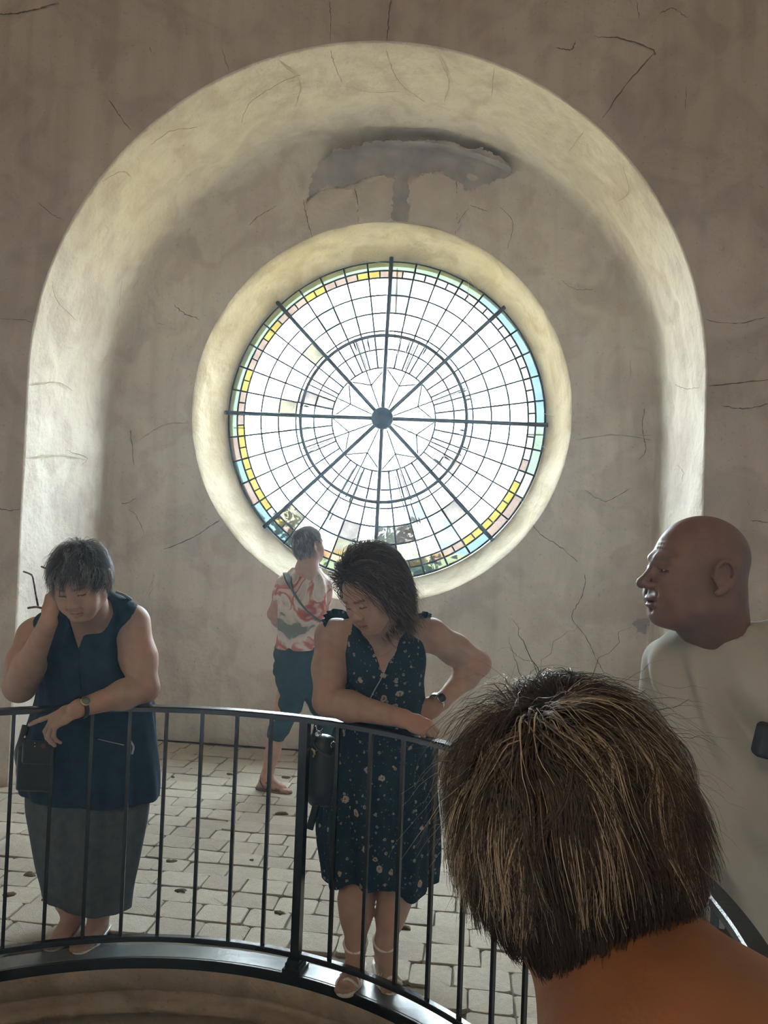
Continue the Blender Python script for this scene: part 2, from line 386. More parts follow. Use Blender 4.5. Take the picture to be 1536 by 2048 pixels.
# strip of tiles under the camera side of the room
# ------------------------------------------------------------------ debris on the tiles
DEB = mat('dry_dirt', (.10, .075, .05), .95, .1, var=(.17, .13, .09), vscale=60)
def crumb(x, y, s, k, name='dirt_clump', label='', cat='debris'):
    r = np.random.default_rng(k); t = np.linspace(0, 2*np.pi, 11, endpoint=False)
    rr = s*(1+.45*r.normal(size=11)).clip(.4, 1.6); V = []
    for h, q in ((-.002, 1), (.004+s*.08, .8), (.006+s*.14, .4)): V.append(np.stack([x+rr*q*np.cos(t)*1.5, y+rr*q*np.sin(t), np.full(11, h)+r.uniform(0, .002, 11)], 1))
    V = np.concatenate(V+[np.array([[x, y, .007+s*.16]])]); j = np.arange(11)
    return obj(name, V, [grid_faces(3, 11, True), np.stack([22+j, 22+(j+1) % 11, np.full(11, 33)], 1)], DEB, label=label, category=cat)
def fl(x, y):
    d = FW + RT*(x-768)/FPX - UP*(y-1024)/FPX; q = d*(-1.6)/d[2]+EYE; return q
for k, (px, py, s, lab) in enumerate([
    (566, 1628, .03, 'dark crumbly dirt clump on the tiles below the sandal of the walking woman'),
    (342, 1724, .026, 'dark dirt clump on the pale tiles right of the grey skirt'),
    (460, 1549, .018, 'small dark dirt clump left of the walking woman\'s ankle'),
    (556, 1826, .02, 'round dark crumb on the tiles left of the railing post'),
    (503, 1722, .013, 'tiny dark crumb between the third and second baluster left of the post'),
    (346, 1555, .016, 'flat dark spot of dirt beside the hem of the navy top'),
    (572, 1555, .02, 'dark dirt clump just right of the walking woman\'s toes'),
    (806, 1856, .03, 'straw-like heap of dirt on the tiles beside the calf of the floral-dressed woman'),
    (62, 1748, .028, 'dark dirt clump on the tiles just left of the grey skirt'),
    (96, 1800, .024, 'ragged dark dirt patch beside the lower hem of the grey skirt'),
    (24, 1790, .03, 'wide dark dirt clump by the leftmost baluster'),
    (360, 1782, .02, 'dark crumb in a tile joint beneath the clump right of the grey skirt')]):
    q = fl(px, py); crumb(q[0], q[1], s*.7, k, 'dirt_clump', lab, 'debris')

# ------------------------------------------------------------------ cracks, joints and patches in the plaster (each follows its wall)
wallf = bpy.data.objects['wall_front']; walln = bpy.data.objects['wall_niche']
def ribbon(P, wd, lift, n):
    P = np.asarray(P); T = np.gradient(P, axis=0); T /= np.linalg.norm(T, axis=1)[:, None]+1e-9
    B = np.cross(T, n); B /= np.linalg.norm(B, axis=1)[:, None]+1e-9
    wd = np.broadcast_to(wd, (len(P),))[:, None]
    V = np.concatenate([P+B*wd/2+n*lift*.2, P+n*lift, P-B*wd/2+n*lift*.2]); m = len(P)
    j = np.arange(m-1); F = np.concatenate([np.stack([j, j+1, m+j+1, m+j], 1), np.stack([m+j, m+j+1, 2*m+j+1, 2*m+j], 1)])
    return V, F
def surf_pt(x, y):
    """point of the plaster seen along a pixel ray: front wall, else back of niche, else the arch soffit"""
    q = at(x, y, AY); dx, dz = q[0]-WC[0], q[2]-WC[1]
    inside = (abs(dx) < AR and dz < 0) or math.hypot(dx, dz) < AR
    if not inside: return q, np.array([0, -1., 0]), wallf
    q = at(x, y, NY); dx, dz = q[0]-WC[0], q[2]-WC[1]
    if (abs(dx) < AR-.12 and dz < 0) or math.hypot(dx, dz) < AR-.2: return q, np.array([0, -1., 0]), walln
    for Y in np.arange(AY, NY, .01):
        q = at(x, y, Y); dx, dz = q[0]-WC[0], q[2]-WC[1]; rr_ = math.hypot(dx, dz) if dz > 0 else abs(dx)
        if rr_ >= AR-.004:
            n = np.array([-dx, 0, -dz if dz > 0 else 0]); return q, n/np.linalg.norm(n), walln
    return q, np.array([0, -1., 0]), walln
def crack(px, wd=.006, m=CRACKM, jag=2.0, seed=0, name='crack'):
    r = np.random.default_rng(seed+17); P = bez([(x, y, 0) for x, y in px], 9)[:, :2]; P = P+r.normal(size=P.shape)*jag*.35+np.cumsum(r.normal(size=P.shape), 0)*.22*jag*.5
    runs, cur, own = [], [], None
    for x, y in P:
        q, n, o = surf_pt(x, y); key = (o.name, n[1] < -.5)
        if own is None or key != own[0]:
            if len(cur) > 1: runs.append((own, cur))
            cur, own = [], (key, n, o)
        cur.append((q, n))
    if len(cur) > 1: runs.append((own, cur))
    for own, cur in runs:
        Q = np.array([c[0] for c in cur]); Nn = np.array([c[1] for c in cur])
        # sit on the displaced surface
        if own[2] is wallf: Q[:, 1] = AY + vnoise(Q*1.3, 9)*.008*.9
        elif own[0][1]: Q[:, 1] = NY
        ws = wd*(.45+.9*r.random(len(Q)))*np.minimum(1, np.minimum(np.arange(len(Q))+1, len(Q)-np.arange(len(Q)))/3)
        V, F = ribbon(Q + Nn*(.010 if own[2] is wallf else .014), ws, .002, Nn)
        obj(name, V, F, m, own[2])
K = 0
for px, wd in [
    ([(658, 0), (662, 40), (661, 95)], .007), ([(661, 95), (668, 120), (684, 160)], .006), ([(782, 0), (778, 40), (773, 92)], .013),
    ([(773, 92), (783, 130), (805, 165), (830, 185), (852, 200)], .006), ([(1272, 0), (1276, 40)], .007), ([(1318, 30), (1345, 18), (1375, 38)], .008),
    ([(1308, 108), (1262, 160), (1205, 240)], .012), ([(1372, 172), (1370, 222)], .005), ([(1190, 75), (1240, 78), (1300, 100), (1308, 112)], .014),
    ([(1110, 98), (1140, 102), (1150, 84)], .012), ([(218, 200), (240, 232), (265, 262)], .010), ([(78, 406), (104, 428), (128, 440)], .006),
    ([(0, 30), (40, 30), (75, 22), (120, 8)], .016), ([(300, 96), (305, 110)], .007), ([(444, 98), (458, 145)], .005),
    ([(1065, 1050), (1085, 1072), (1125, 1098), (1165, 1140), (1163, 1190), (1142, 1235), (1170, 1275), (1190, 1320), (1205, 1350)], .009),
    ([(440, 1040), (412, 1060), (380, 1080), (330, 1100)], .012), ([(0, 636), (40, 640), (68, 645)], .006), ([(1418, 772), (1470, 768), (1536, 760)], .012),
    ([(1442, 812), (1490, 818), (1536, 808)], .010), ([(1408, 640), (1460, 648), (1530, 636)], .008), ([(0, 1016), (20, 1020), (44, 1018)], .010),
    ([(500, 452), (520, 432), (556, 414)], .009), ([(608, 400), (616, 440), (626, 476)], .009), ([(710, 374), (716, 410), (717, 446)], .010),
    ([(914, 360), (914, 400), (912, 470)], .008), ([(936, 418), (920, 440), (908, 470)], .010), ([(940, 412), (960, 418), (978, 426)], .007),
    ([(1000, 415), (1024, 448), (1014, 500)], .006), ([(1290, 730), (1296, 780), (1284, 850), (1290, 900), (1275, 920)], .010),
    ([(262, 740), (264, 800), (262, 860), (270, 930)], .012), ([(230, 1000), (250, 1006), (275, 995)], .008), ([(256, 1018), (275, 1030), (290, 1068)], .006),
    ([(1122, 560), (1150, 578), (1200, 580)], .005), ([(1170, 980), (1210, 1002), (1260, 975)], .007), ([(300, 1180), (310, 1150), (300, 1200)], .004),
    ([(1232, 620), (1255, 650), (1262, 760)], .006), ([(350, 612), (370, 630), (396, 640)], .010), ([(1500, 1040), (1520, 1043), (1536, 1046)], .008),
    ([(100, 560), (112, 600), (150, 640)], .005), ([(600, 145), (560, 160), (500, 200), (480, 240)], .006), ([(300, 285), (340, 260), (395, 250)], .006),
    ([(130, 900), (170, 915), (160, 930)], .006), ([(1355, 770), (1380, 778), (1404, 775)], .005), ([(1360, 930), (1370, 945), (1368, 960)], .005)]:
    K += 1; crack(px, wd*.55, seed=K)
for px, wd in [([(60, 770), (110, 765), (140, 780)], .010), ([(60, 915), (120, 910), (165, 918)], .012), ([(240, 560), (235, 610)], .008), ([(560, 120), (600, 160), (590, 210)], .010),
               ([(880, 110), (900, 160), (890, 200)], .008), ([(990, 130), (985, 190)], .008), ([(1170, 260), (1140, 300)], .010), ([(690, 170), (740, 180), (800, 178)], .008),
               ([(200, 360), (240, 340), (260, 350)], .010), ([(1250, 330), (1262, 380), (1240, 400)], .010), ([(280, 880), (330, 850), (380, 846)], .010), ([(1150, 880), (1230, 870), (1300, 880)], .010), ([(1270, 870), (1310, 872)], .006), ([(280, 640), (330, 650)], .006)]:
    K += 1; crack(px, wd*.8, JOINTM, 1.2, K, 'joint')
def niche_pt(x, y, lift):
    q = at(x, y, NY)
    for _ in range(3):
        r_ = math.hypot(q[0]-WC[0], q[2]-WC[1]) if q[2] > WC[1] else 0
        Y = NY
        if r_ > AR-.26: ca_ = np.clip(1-(AR-r_)/.26, 0, .999); Y = NY-.26*(1-math.sqrt(1-ca_*ca_))
        q = at(x, y, Y-lift)
    return q
def patch(px, m, lift, name, seed):
    P = bez([(x, y, 0) for x, y in px+px[:1]], 6)[:-1, :2]; st_ = 1.9 if P[:, 0].max()-P[:, 0].min() > 60 else .8
    xs = np.arange(P[:, 0].min()-8, P[:, 0].max()+8, st_); ys = np.arange(P[:, 1].min()-8, P[:, 1].max()+8, st_)
    X, Y = np.meshgrid(xs, ys, indexing='ij'); W_ = np.stack([X.ravel()/60, Y.ravel()/60, np.full(X.size, seed*3.)], 1)
    wx, wy = X+(vnoise(W_*1.7, seed)*3+vnoise(W_*6, seed+1)*1.6).reshape(X.shape), Y+(vnoise(W_*1.7, seed+5)*3+vnoise(W_*6, seed+6)*1.6).reshape(X.shape)
    ins = np.zeros(X.shape, bool); n = len(P)
    for i in range(n):
        (x1, y1), (x2, y2) = P[i], P[(i+1) % n]
        c_ = (y1 > wy) != (y2 > wy); ins ^= c_ & (wx < (x2-x1)*(wy-y1)/(y2-y1+1e-9)+x1)
    cells = np.argwhere(ins[:-1, :-1]); ny = len(ys); use = {}; V = []; F = []
    cells = [c_ for c_ in cells if (lambda q: math.hypot(q[0]-WC[0], q[2]-WC[1]) > NR+.012)(at(xs[c_[0]], ys[c_[1]], NY))]
    def vid(i, j, b_=0):
        k2 = (i, j, b_)
        if k2 not in use: use[k2] = len(V); V.append(niche_pt(xs[i], ys[j], .0 if b_ else .012+lift))
        return use[k2]
    S_ = set(map(tuple, cells))
    for i, j in cells:
        F.append([vid(i, j), vid(i+1, j), vid(i+1, j+1), vid(i, j+1)])
        for (di, dj, a_, b_) in ((-1, 0, (i, j), (i, j+1)), (1, 0, (i+1, j+1), (i+1, j)), (0, -1, (i+1, j), (i, j)), (0, 1, (i, j+1), (i+1, j+1))):
            if (i+di, j+dj) not in S_: F.append([vid(*a_), vid(*b_), vid(*b_, 1), vid(*a_, 1)])
    obj(name, np.array(V), np.array(F), m, walln, smooth=False)
patch([(612, 400), (628, 345), (660, 306), (700, 292), (760, 280), (830, 282), (880, 280), (935, 296), (985, 306), (1015, 330), (1018, 350), (985, 362), (940, 380), (916, 362), (880, 345), (830, 352), (800, 356), (740, 350), (690, 372), (650, 372), (628, 388)], PATCHM, .001, 'grey_patch', 1)
patch([(788, 352), (812, 352), (816, 380), (815, 446), (786, 446), (783, 400)], PATCHM, .002, 'grey_patch', 2)
patch([(1268, 1243), (1282, 1237), (1296, 1240), (1292, 1252), (1290, 1264), (1278, 1262), (1266, 1252)], PATCHM, .001, 'grey_patch', 3)
LP = mat('old_plaster_slab', (.68, .62, .56), .95, .1, var=(.58, .53, .48), vscale=5, bump=.004, bscale=30)
patch([(622, 396), (650, 380), (700, 378), (708, 420), (712, 446), (630, 470), (616, 430)], LP, .003, 'plaster_slab', 4)
patch([(722, 364), (782, 356), (782, 400), (776, 440), (722, 444), (716, 400)], LP, .004, 'plaster_slab', 5)
patch([(826, 362), (850, 348), (880, 350), (910, 366), (912, 410), (910, 462), (822, 444), (820, 400)], LP, .004, 'plaster_slab', 6)
patch([(918, 372), (936, 392), (930, 420), (916, 455), (917, 410)], LP, .003, 'plaster_slab', 7)

# ================================================================== WINDOW
win = bpy.data.objects.new('window_1', None); COL.objects.link(win); win.location = (WC[0], GLY, WC[1]); win['kind'] = 'structure'
WX, WZ = -.7537, 2.4757
ROT = math.radians(-1.0)
def wp(r, a, y): return np.array([WX+r*math.cos(a), y, WZ+r*math.sin(a)])
R_ = GR
fr_ = dict(o=1.0, a=.948, b=.902, c=.791, d=.677, e=.563, f=.446, g=.329, hub=.068, star=.232, iron=.524)
def pane(r0, r1, a0, a1, m, name, k, n=3):
    rr = np.random.default_rng(k); g = .004
    aa = lambda r: (a0+g/r, a1-g/r)
    P = []
    for r, rev in ((r0+g, 0), (r1-g, 1)):
        x0, x1 = aa(r); ts = np.linspace(x0, x1, n) if not rev else np.linspace(x1, x0, n)
        P += [wp(r, t, 0) for t in ts]
    return pane_poly(P, m, name, rr)
def pane_poly(P, m, name, rr):
    P = np.array(P); n = len(P); c = P.mean(0); ti = rr.normal(size=2)*.010
    off = (P[:, 0]-c[0])*ti[0]+(P[:, 2]-c[2])*ti[1]
    A = P.copy(); A[:, 1] = GLY-.002+off; B = P.copy(); B[:, 1] = GLY+.002+off
    V = np.concatenate([A, B]); j = np.arange(n); F = [np.stack([j, n+j, n+(j+1) % n, (j+1) % n], 1), np.stack([j, (j+1) % n], 1)]
    F = [F[0], np.array([list(range(n))]), np.array([list(range(2*n-1, n-1, -1))])]
    return obj(name, V, F, m, win, smooth=False)
SEC = math.radians(9)
A0 = math.radians(90)+ROT
def pick(px, py):  # colour of panes that differ from the clear ones
    return None
rr = np.random.default_rng(21)
def compass(i): # sector index -> degrees counter-clockwise from image right
    return (math.degrees(A0+(i+.5)*SEC)) % 360
for i in range(40):
    a0 = A0+i*SEC; a1 = a0+SEC; dg = compass(i)
    if 55 < dg < 190: m = GLASS['bgreen']
    elif 190 <= dg < 212: m = GLASS['bpink' if i % 2 else 'bblue']
    elif 212 <= dg < 318: m = GLASS['bblue']
    elif 318 <= dg < 328: m = GLASS['bpink']
    elif 345 <= dg: m = GLASS['bgreen']
    elif 328 <= dg < 345: m = GLASS['bwhite']
    else: m = GLASS['bblue']
    pane(fr_['a']*R_, R_*1.011, a0, a1, m, 'border_pane', i)
    for h in (0, 1):
        b0 = a0+h*SEC/2; b1 = b0+SEC/2; q = (math.degrees((b0+b1)/2)) % 360; u = rr.random()
        if 60 < q < 88: c = 'bwhite' if u < .6 else 'bpink'
        elif 88 <= q < 185: c = ['bpink', 'byellow', 'byellow', 'bpink', 'bpink'][(2*i+h) % 5]
        elif 185 <= q < 215: c = 'byellow'
        elif 215 <= q < 250: c = ['byellow', 'bwhite', 'byellow', 'bpink'][(2*i+h) % 4]
        elif 250 <= q < 292: c = ['bwhite', 'byellow', 'bwhite'][(2*i+h) % 3]
        elif 292 <= q < 304: c = 'bpink'
        elif 304 <= q < 338: c = 'byellow'
        elif 338 <= q < 350: c = 'bpink' if u < .5 else 'bwhite'
        else: c = 'bwhite'
        pane(fr_['b']*R_, fr_['a']*R_, b0, b1, GLASS[c], 'small_border_pane', 100+2*i+h)
    zs = ['b', 'c', 'd', 'e', 'f', 'g']
    for z in range(5):
        c = 'clear'; u = rr.random()
        if z == 0:
            if 252 < dg < 308: c = ['aqua', 'clear', 'straw', 'aqua'][i % 4] if u < .8 else 'clear'
            elif 222 < dg < 252 and u < .55: c = 'straw'
            elif 76 < dg < 100 and u < .6: c = 'aqua'
        if z == 1:
            if 235 < dg < 312: c = ['grey', 'aqua', 'clear'][(i*2) % 3]
            elif 80 < dg < 90 or 120 < dg < 127: c = 'aqua'
        if z == 2:
            if 228 < dg < 250 and u < .3: c = 'aqua'
            if 285 < dg < 296: c = 'aqua'
            if 171 < dg < 180 or 138 < dg < 146: c = 'straw'
        if z == 4 and 163 < dg < 172: c = 'grey'
        if z == 3 and (163 < dg < 172 or 325 < dg < 335): c = 'grey'
        if z == 3 and 245 < dg < 262 and u < .5: c = 'aqua'
        pane(fr_[zs[z+1]]*R_, fr_[zs[z]]*R_, a0, a1, GLASS[c], 'glass_pane', 200+i*5+z)
for s8 in range(8):
    a0 = A0+s8*math.pi/4; am = a0+math.pi/8; a1 = a0+math.pi/4; h, st, g = fr_['hub']*R_, fr_['star']*R_, fr_['g']*R_
    for k, (e, sg) in enumerate(((a0, 1), (a1, -1))):
        e2 = e+sg*.012
        pane_poly([wp(h, e2+sg*.05, 0), wp(g*.985, e2, 0), wp(st, am-sg*.02, 0), wp(h, am-sg*.05, 0)][::sg], GLASS['clear'], 'star_pane', rr)
        arc = [wp(g*.985, t, 0) for t in np.linspace(e2+sg*.012, am-sg*.012, 4)]
        pane_poly(([wp(st*1.05, am-sg*.02, 0)]+arc)[::sg], GLASS['clear'], 'star_pane', rr)
def circ(r, y, n=160): 
    t = np.linspace(0, 2*np.pi, n, endpoint=False); return np.stack([WX+r*np.cos(t), np.full(n, y), WZ+r*np.sin(t)], 1)
for q in 'oabcdefg':
    V, F = tube(circ(fr_[q]*R_+(.006 if q == 'o' else 0), GLY), .0068 if q != 'o' else .008, 6, True, up=(0, 1, 0)); obj('ring_came', V, F, LEAD, win)
for i in range(80):
    a = A0+i*SEC/2
    if i % 2: V, F = tube([wp(fr_['b']*R_, a, GLY), wp(fr_['a']*R_, a, GLY)], .006, 6)
    else:
        if (i//2) % 5 == 0: continue
        jit = np.random.default_rng(i)
        V, F = tube([wp(fr_['g']*R_, a, GLY-.004), wp(R_*1.012, a+jit.normal()*.001, GLY-.004)], .0072, 6)
    obj('radial_came', V, F, LEAD, win)
for s8 in range(8):
    a0 = A0+s8*math.pi/4; am = a0+math.pi/8; a1 = a0+math.pi/4; h, st, g = fr_['hub']*R_, fr_['star']*R_, fr_['g']*R_
    V, F = merge([tube([wp(h, am, GLY), wp(fr_['g']*R_, am, GLY)], .0056, 6), tube([wp(g, a0, GLY), wp(st, am, GLY)], .0056, 6), tube([wp(g, a1, GLY), wp(st, am, GLY)], .0056, 6)])
    obj('star_came', V, F, LEAD, win)
    V, F = tube([wp(g, am, GLY-.012), wp(fr_['iron']*R_*(1.04), am, GLY-.03)], .0065, 6); obj('tie_rod', V, F, IRON, win)
    pts = [wp(0.02, a0, GLY-.055), wp(R_*.5, a0+.003, GLY-.05), wp(R_*1.02, a0, GLY-.045)]
    V, F = tube(bez(pts, 6), .0165, 8); o_ = obj('glazing_bar', V, F, IRON, win)
    for kk in range(2):  # little leaf-like wedges and clips on the bars
        r0 = R_*(.3+.45*kk+.05*s8 % .2); p = wp(r0, a0, GLY-.05); q = p+np.array([math.cos(a0+1.2), 0, math.sin(a0+1.2)])*.035
        V, F = tube([p, q], .0028, 5); obj('clip', V, F, IRON, o_)
V, F = tube(circ(fr_['iron']*R_, GLY-.05), .014, 8, True, up=(0, 1, 0)); obj('iron_ring', V, F, IRON, win)
V, F = tube([[WX, GLY-.085, WZ], [WX, GLY-.075, WZ], [WX, GLY-.03, WZ]], [.078, .088, .088], 28); obj('hub', V, F, IRON, win)
for k, (dg, r0, r1) in enumerate([(79, .40, .53), (72.5, .42, .53), (60, .46, .54), (103, .43, .53), (113, .46, .54), (20, .50, .56), (14, .51, .58), (-7, .48, .53), (-18, .5, .58), (-30, .44, .5), (-36, .4, .47), (-49, .5, .54), (172, .47, .52), (188, .45, .53), (206, .47, .53), (242, .53, .58), (250, .52, .57), (292, .66, .70)]):
    a = math.radians(dg); V, F = tube([wp(r0*R_, a, GLY-.03), wp((r0+r1)/2*R_, a, GLY-.04), wp(r1*R_, a, GLY-.03)], [.003, .009, .003], 6); obj('wedge', V, F, IRON, win)
for k, (d0, r0, r1) in enumerate([(241, .36, .70), (243.5, .56, .72), (250, .36, .60), (285, .36, .60), (290, .36, .70), (146, .52, .62), (68, .34, .50), (110, .34, .52), (20, .34, .52), (-24, .34, .54), (203, .34, .54)]):
    a = math.radians(d0); V, F = tube([wp(r0*R_, a, GLY-.016), wp(r1*R_, a+.01, GLY-.02)], .004, 6); obj('loose_rod', V, F, LEAD, win)
# outer storm bars
STM = mat('pale_storm_frame', (.75, .8, .85), .6)
V, F = merge([box((WX+.03, 6.45, WZ), (.012, .012, 2.6)), box((WX, 6.45, WZ-.05), (2.6, .012, .010))]); obj('storm_frame', V, F, STM, win, smooth=False)
# cobwebs
WEB = mat('cobweb', (.75, .75, .72), .8, transl=.5)
web = thing('cobweb', 'pale dusty cobweb threads strung across the round window reveal', 'cobweb', at(1000, 640, 5.9))
wi = 0
for px in [[(700, 500), (735, 520), (778, 528)], [(720, 500), (760, 520)], [(937, 545), (936, 640), (934, 650)], [(937, 548), (955, 578), (985, 560)], [(1085, 826), (1110, 832), (1140, 818)], [(1080, 890), (1110, 905), (1150, 900)],
           [(1040, 1000), (1055, 1012), (1080, 1010)], [(985, 1045), (1020, 1040), (1050, 1045), (1070, 1030)], [(900, 1115), (940, 1125), (975, 1120)], [(930, 1100), (960, 1122), (1000, 1118)]]:
    P = bez([at(x, y, 5.98+.02*(k % 2)) for k, (x, y) in enumerate(px)], 8); V, F = tube(P, .0016, 4); obj('thread', V, F, WEB, web)

# ================================================================== OUTSIDE
GRASS = mat('dry_field', (.46, .38, .20), .9, .1, var=(.40, .34, .20), vscale=1.5)
quad('ground', [(-60, 6.52, -.6), (60, 6.52, -.6), (60, 90, -.6), (-60, 90, -.6)], GRASS, kind='structure')
LEAF = [mat('leaf_green', (.022, .045, .016), .6, .3, transl=.3), mat('leaf_yellow', (.045, .050, .012), .6, .3, transl=.3)]
def shrub(x, y, z0, rx, rz, n, m, label, k):
    r = np.random.default_rng(k); base = thing('shrub', label, 'shrub', (x, y, z0), 'shrubs outside the round window')
    d = r.normal(size=(n, 3)); d /= np.linalg.norm(d, axis=1)[:, None]; rad_ = r.uniform(.45, 1, n)**.5*(1+.25*vnoise(d*1.2, k))
    c = np.array([x, y, z0+rz])+d*rad_[:, None]*[rx, rx, rz]
    a = r.normal(size=(n, 3)); a /= np.linalg.norm(a, axis=1)[:, None]; b = np.cross(a, r.normal(size=(n, 3))); b /= np.linalg.norm(b, axis=1)[:, None]
    s = r.uniform(.035, .07, n)[:, None]
    V = np.stack([c-a*s, c+b*s*.45, c+a*s, c-b*s*.45], 1).reshape(-1, 3); F = np.arange(4*n).reshape(-1, 4)
    obj('foliage', V, F, m, base, smooth=False)
    for q in range(3): V, F = tube([[x+.1*q-.1, y, z0-.1], [x+(q-1)*.25, y, z0+rz*1.1]], [.03, .012], 6); obj('stem', V, F, DEB, base)
shrub(-1.05, 10.4, -.6, .62, 1.20, 3600, LEAF[0], 'dark green shrub behind the bottom right of the round window', 1)
shrub(.55, 10.4, -.6, .66, 1.10, 3200, LEAF[1], 'yellow-green shrub behind the lower right panes of the round window', 2)
shrub(-2.6, 10.4, -.6, .62, 1.22, 3000, LEAF[0], 'green shrub behind the bottom left of the round window', 3)
shrub(-.3, 8.0, -.6, .50, .93, 2600, LEAF[1], 'low yellow-leaved shrub nearest to the round window glass', 4)

# ================================================================== RAILING
rail = thing('railing', 'round black iron balustrade with square balusters around the well opening', 'railing', (CX, CY, 0))
ta = np.linspace(0, 2*np.pi, 240, endpoint=False)
def rring(r0, r1, z0, z1, bev=.003):
    pr = [(r0, z0), (r0, z1-bev), (r0+bev, z1), (r1-bev, z1), (r1, z1-bev), (r1, z0)]
    V = np.concatenate([np.stack([CX+r*np.cos(ta), CY+r*np.sin(ta), np.full(240, z)], 1) for r, z in pr]); F = grid_faces(6, 240, True)
    j = np.arange(240); F2 = np.stack([5*240+j, 5*240+(j+1) % 240, (j+1) % 240, j], 1)
    return V, [np.concatenate([F, F2])]
V, F = rring(RING-.022, RING+.022, .900, .920, .004); obj('top_rail', V, F, IRON, rail, smooth=False)
V, F = rring(RING-.013, RING+.013, .055, .073); obj('bottom_rail', V, F, IRON, rail, smooth=False)
V, F = rring(1.376, 1.462, -.004, .008, .002); obj('base_plate', V, F, IRONPLATE, rail, smooth=False)
V, F = rring(1.366, 1.377, -.030, .007, .002); obj('base_lip', V, F, IRON, rail, smooth=False)
post_k = [0, 11, 22, 33, 44, 55]
bm_V, bm_F = box((0, 0, 0), (.0125, .0125, .836)); bme = mk_mesh('baluster', bm_V, bm_F, False); bme.materials.append(IRON)
for k in range(66):
    a = math.radians(77.42+k*360/66); x, y = RING*math.cos(a), RING*math.sin(a)
    if k in post_k:
        Rz = np.array([[math.cos(a), -math.sin(a), 0], [math.sin(a), math.cos(a), 0], [0, 0, 1]])
        V, F = box((CX+x, CY+y, .455), (.032, .032, .90), Rz); p_ = obj('post', V, F, IRON, rail, smooth=False)
        parts = [box((CX+x, CY+y, .016), (.078, .07, .016), Rz), box((CX+x, CY+y, .032), (.062, .056, .018), Rz), box((CX+x, CY+y, .047), (.05, .046, .014), Rz)]
        V, F = merge(parts); obj('post_foot', V, F, IRON, p_, smooth=False)
        continue
    o = bpy.data.objects.new('baluster', bme); COL.objects.link(o); o.parent = rail; o.location = (x, y, .482); o.rotation_euler = (0, 0, a)
# ================================================================== IMPLICIT BODIES: fields of blended limbs, meshed as one surface
f32 = np.float32
def nrm(v): v = np.asarray(v, float); return v/(np.linalg.norm(v)+1e-12)
class Field:
    def __init__(s): s.n = []
    def add(s, fn, lo, hi, k=.02, op=0): s.n.append((fn, np.asarray(lo, float), np.asarray(hi, float), k, op)); return s
    def cap(s, a, b, ra, rb=None, k=.02, op=0):
        a = np.asarray(a, float); b = np.asarray(b, float); rb = ra if rb is None else rb; ab = b-a; l2 = ab@ab+1e-12; R = max(ra, rb)
        def fn(P):
            t = np.clip(((P-a)@ab)/l2, 0, 1); return np.linalg.norm(P-a-t[:, None]*ab, axis=1)-(ra+(rb-ra)*t)
        return s.add(fn, np.minimum(a, b)-R, np.maximum(a, b)+R, k, op)
    def chain(s, pts, rs, k=.02):
        for i in range(len(pts)-1): s.cap(pts[i], pts[i+1], rs[i], rs[i+1], k if i else k)
        return s
    def ell(s, c, r, k=.02, R=None, op=0):
        c = np.asarray(c, float); r = np.asarray(r, float); m = max(r)
        def fn(P):
            q = P-c
            if R is not None: q = q@R
            k0 = np.linalg.norm(q/r, axis=1); k1 = np.linalg.norm(q/(r*r), axis=1)+1e-9; return k0*(k0-1)/k1
        return s.add(fn, c-m, c+m, k, op)
    def sub_field(s, f, k=.02, frame=None, op=0):
        lo = np.min([n[1] for n in f.n if n[4] == 0], 0); hi = np.max([n[2] for n in f.n if n[4] == 0], 0)
        if frame is None: return s.add(lambda P: f(P, .1), lo, hi, k, op)
        o, R, sc = frame
        C8 = np.array([[x, y, z] for x in (lo[0], hi[0]) for y in (lo[1], hi[1]) for z in (lo[2], hi[2])])*sc@R.T+o
        return s.add(lambda P: f((P-o)@R/sc, .1/sc)*sc, C8.min(0), C8.max(0), k, op)
    def __call__(s, P, m=.06):
        P = np.asarray(P); d = np.full(len(P), .5)
        for fn, lo, hi, k, op in s.n:
            e = m+k; ix = np.nonzero(((P > lo-e) & (P < hi+e)).all(1))[0]
            if not len(ix): continue
            v = fn(P[ix]); a = d[ix]
            if op == 1: v = -v; h = np.clip(.5+.5*(a-v)/k, 0, 1); d[ix] = v+(a-v)*h+k*h*(1-h)   # smooth subtraction (max)
            elif op == 2: d[ix] = np.maximum(a, v)
            else: h = np.clip(.5-.5*(a-v)/k, 0, 1); d[ix] = v+(a-v)*h-k*h*(1-h)
        return d
    def bounds(s):
        return np.min([n[1] for n in s.n if n[4] == 0], 0), np.max([n[2] for n in s.n if n[4] == 0], 0)
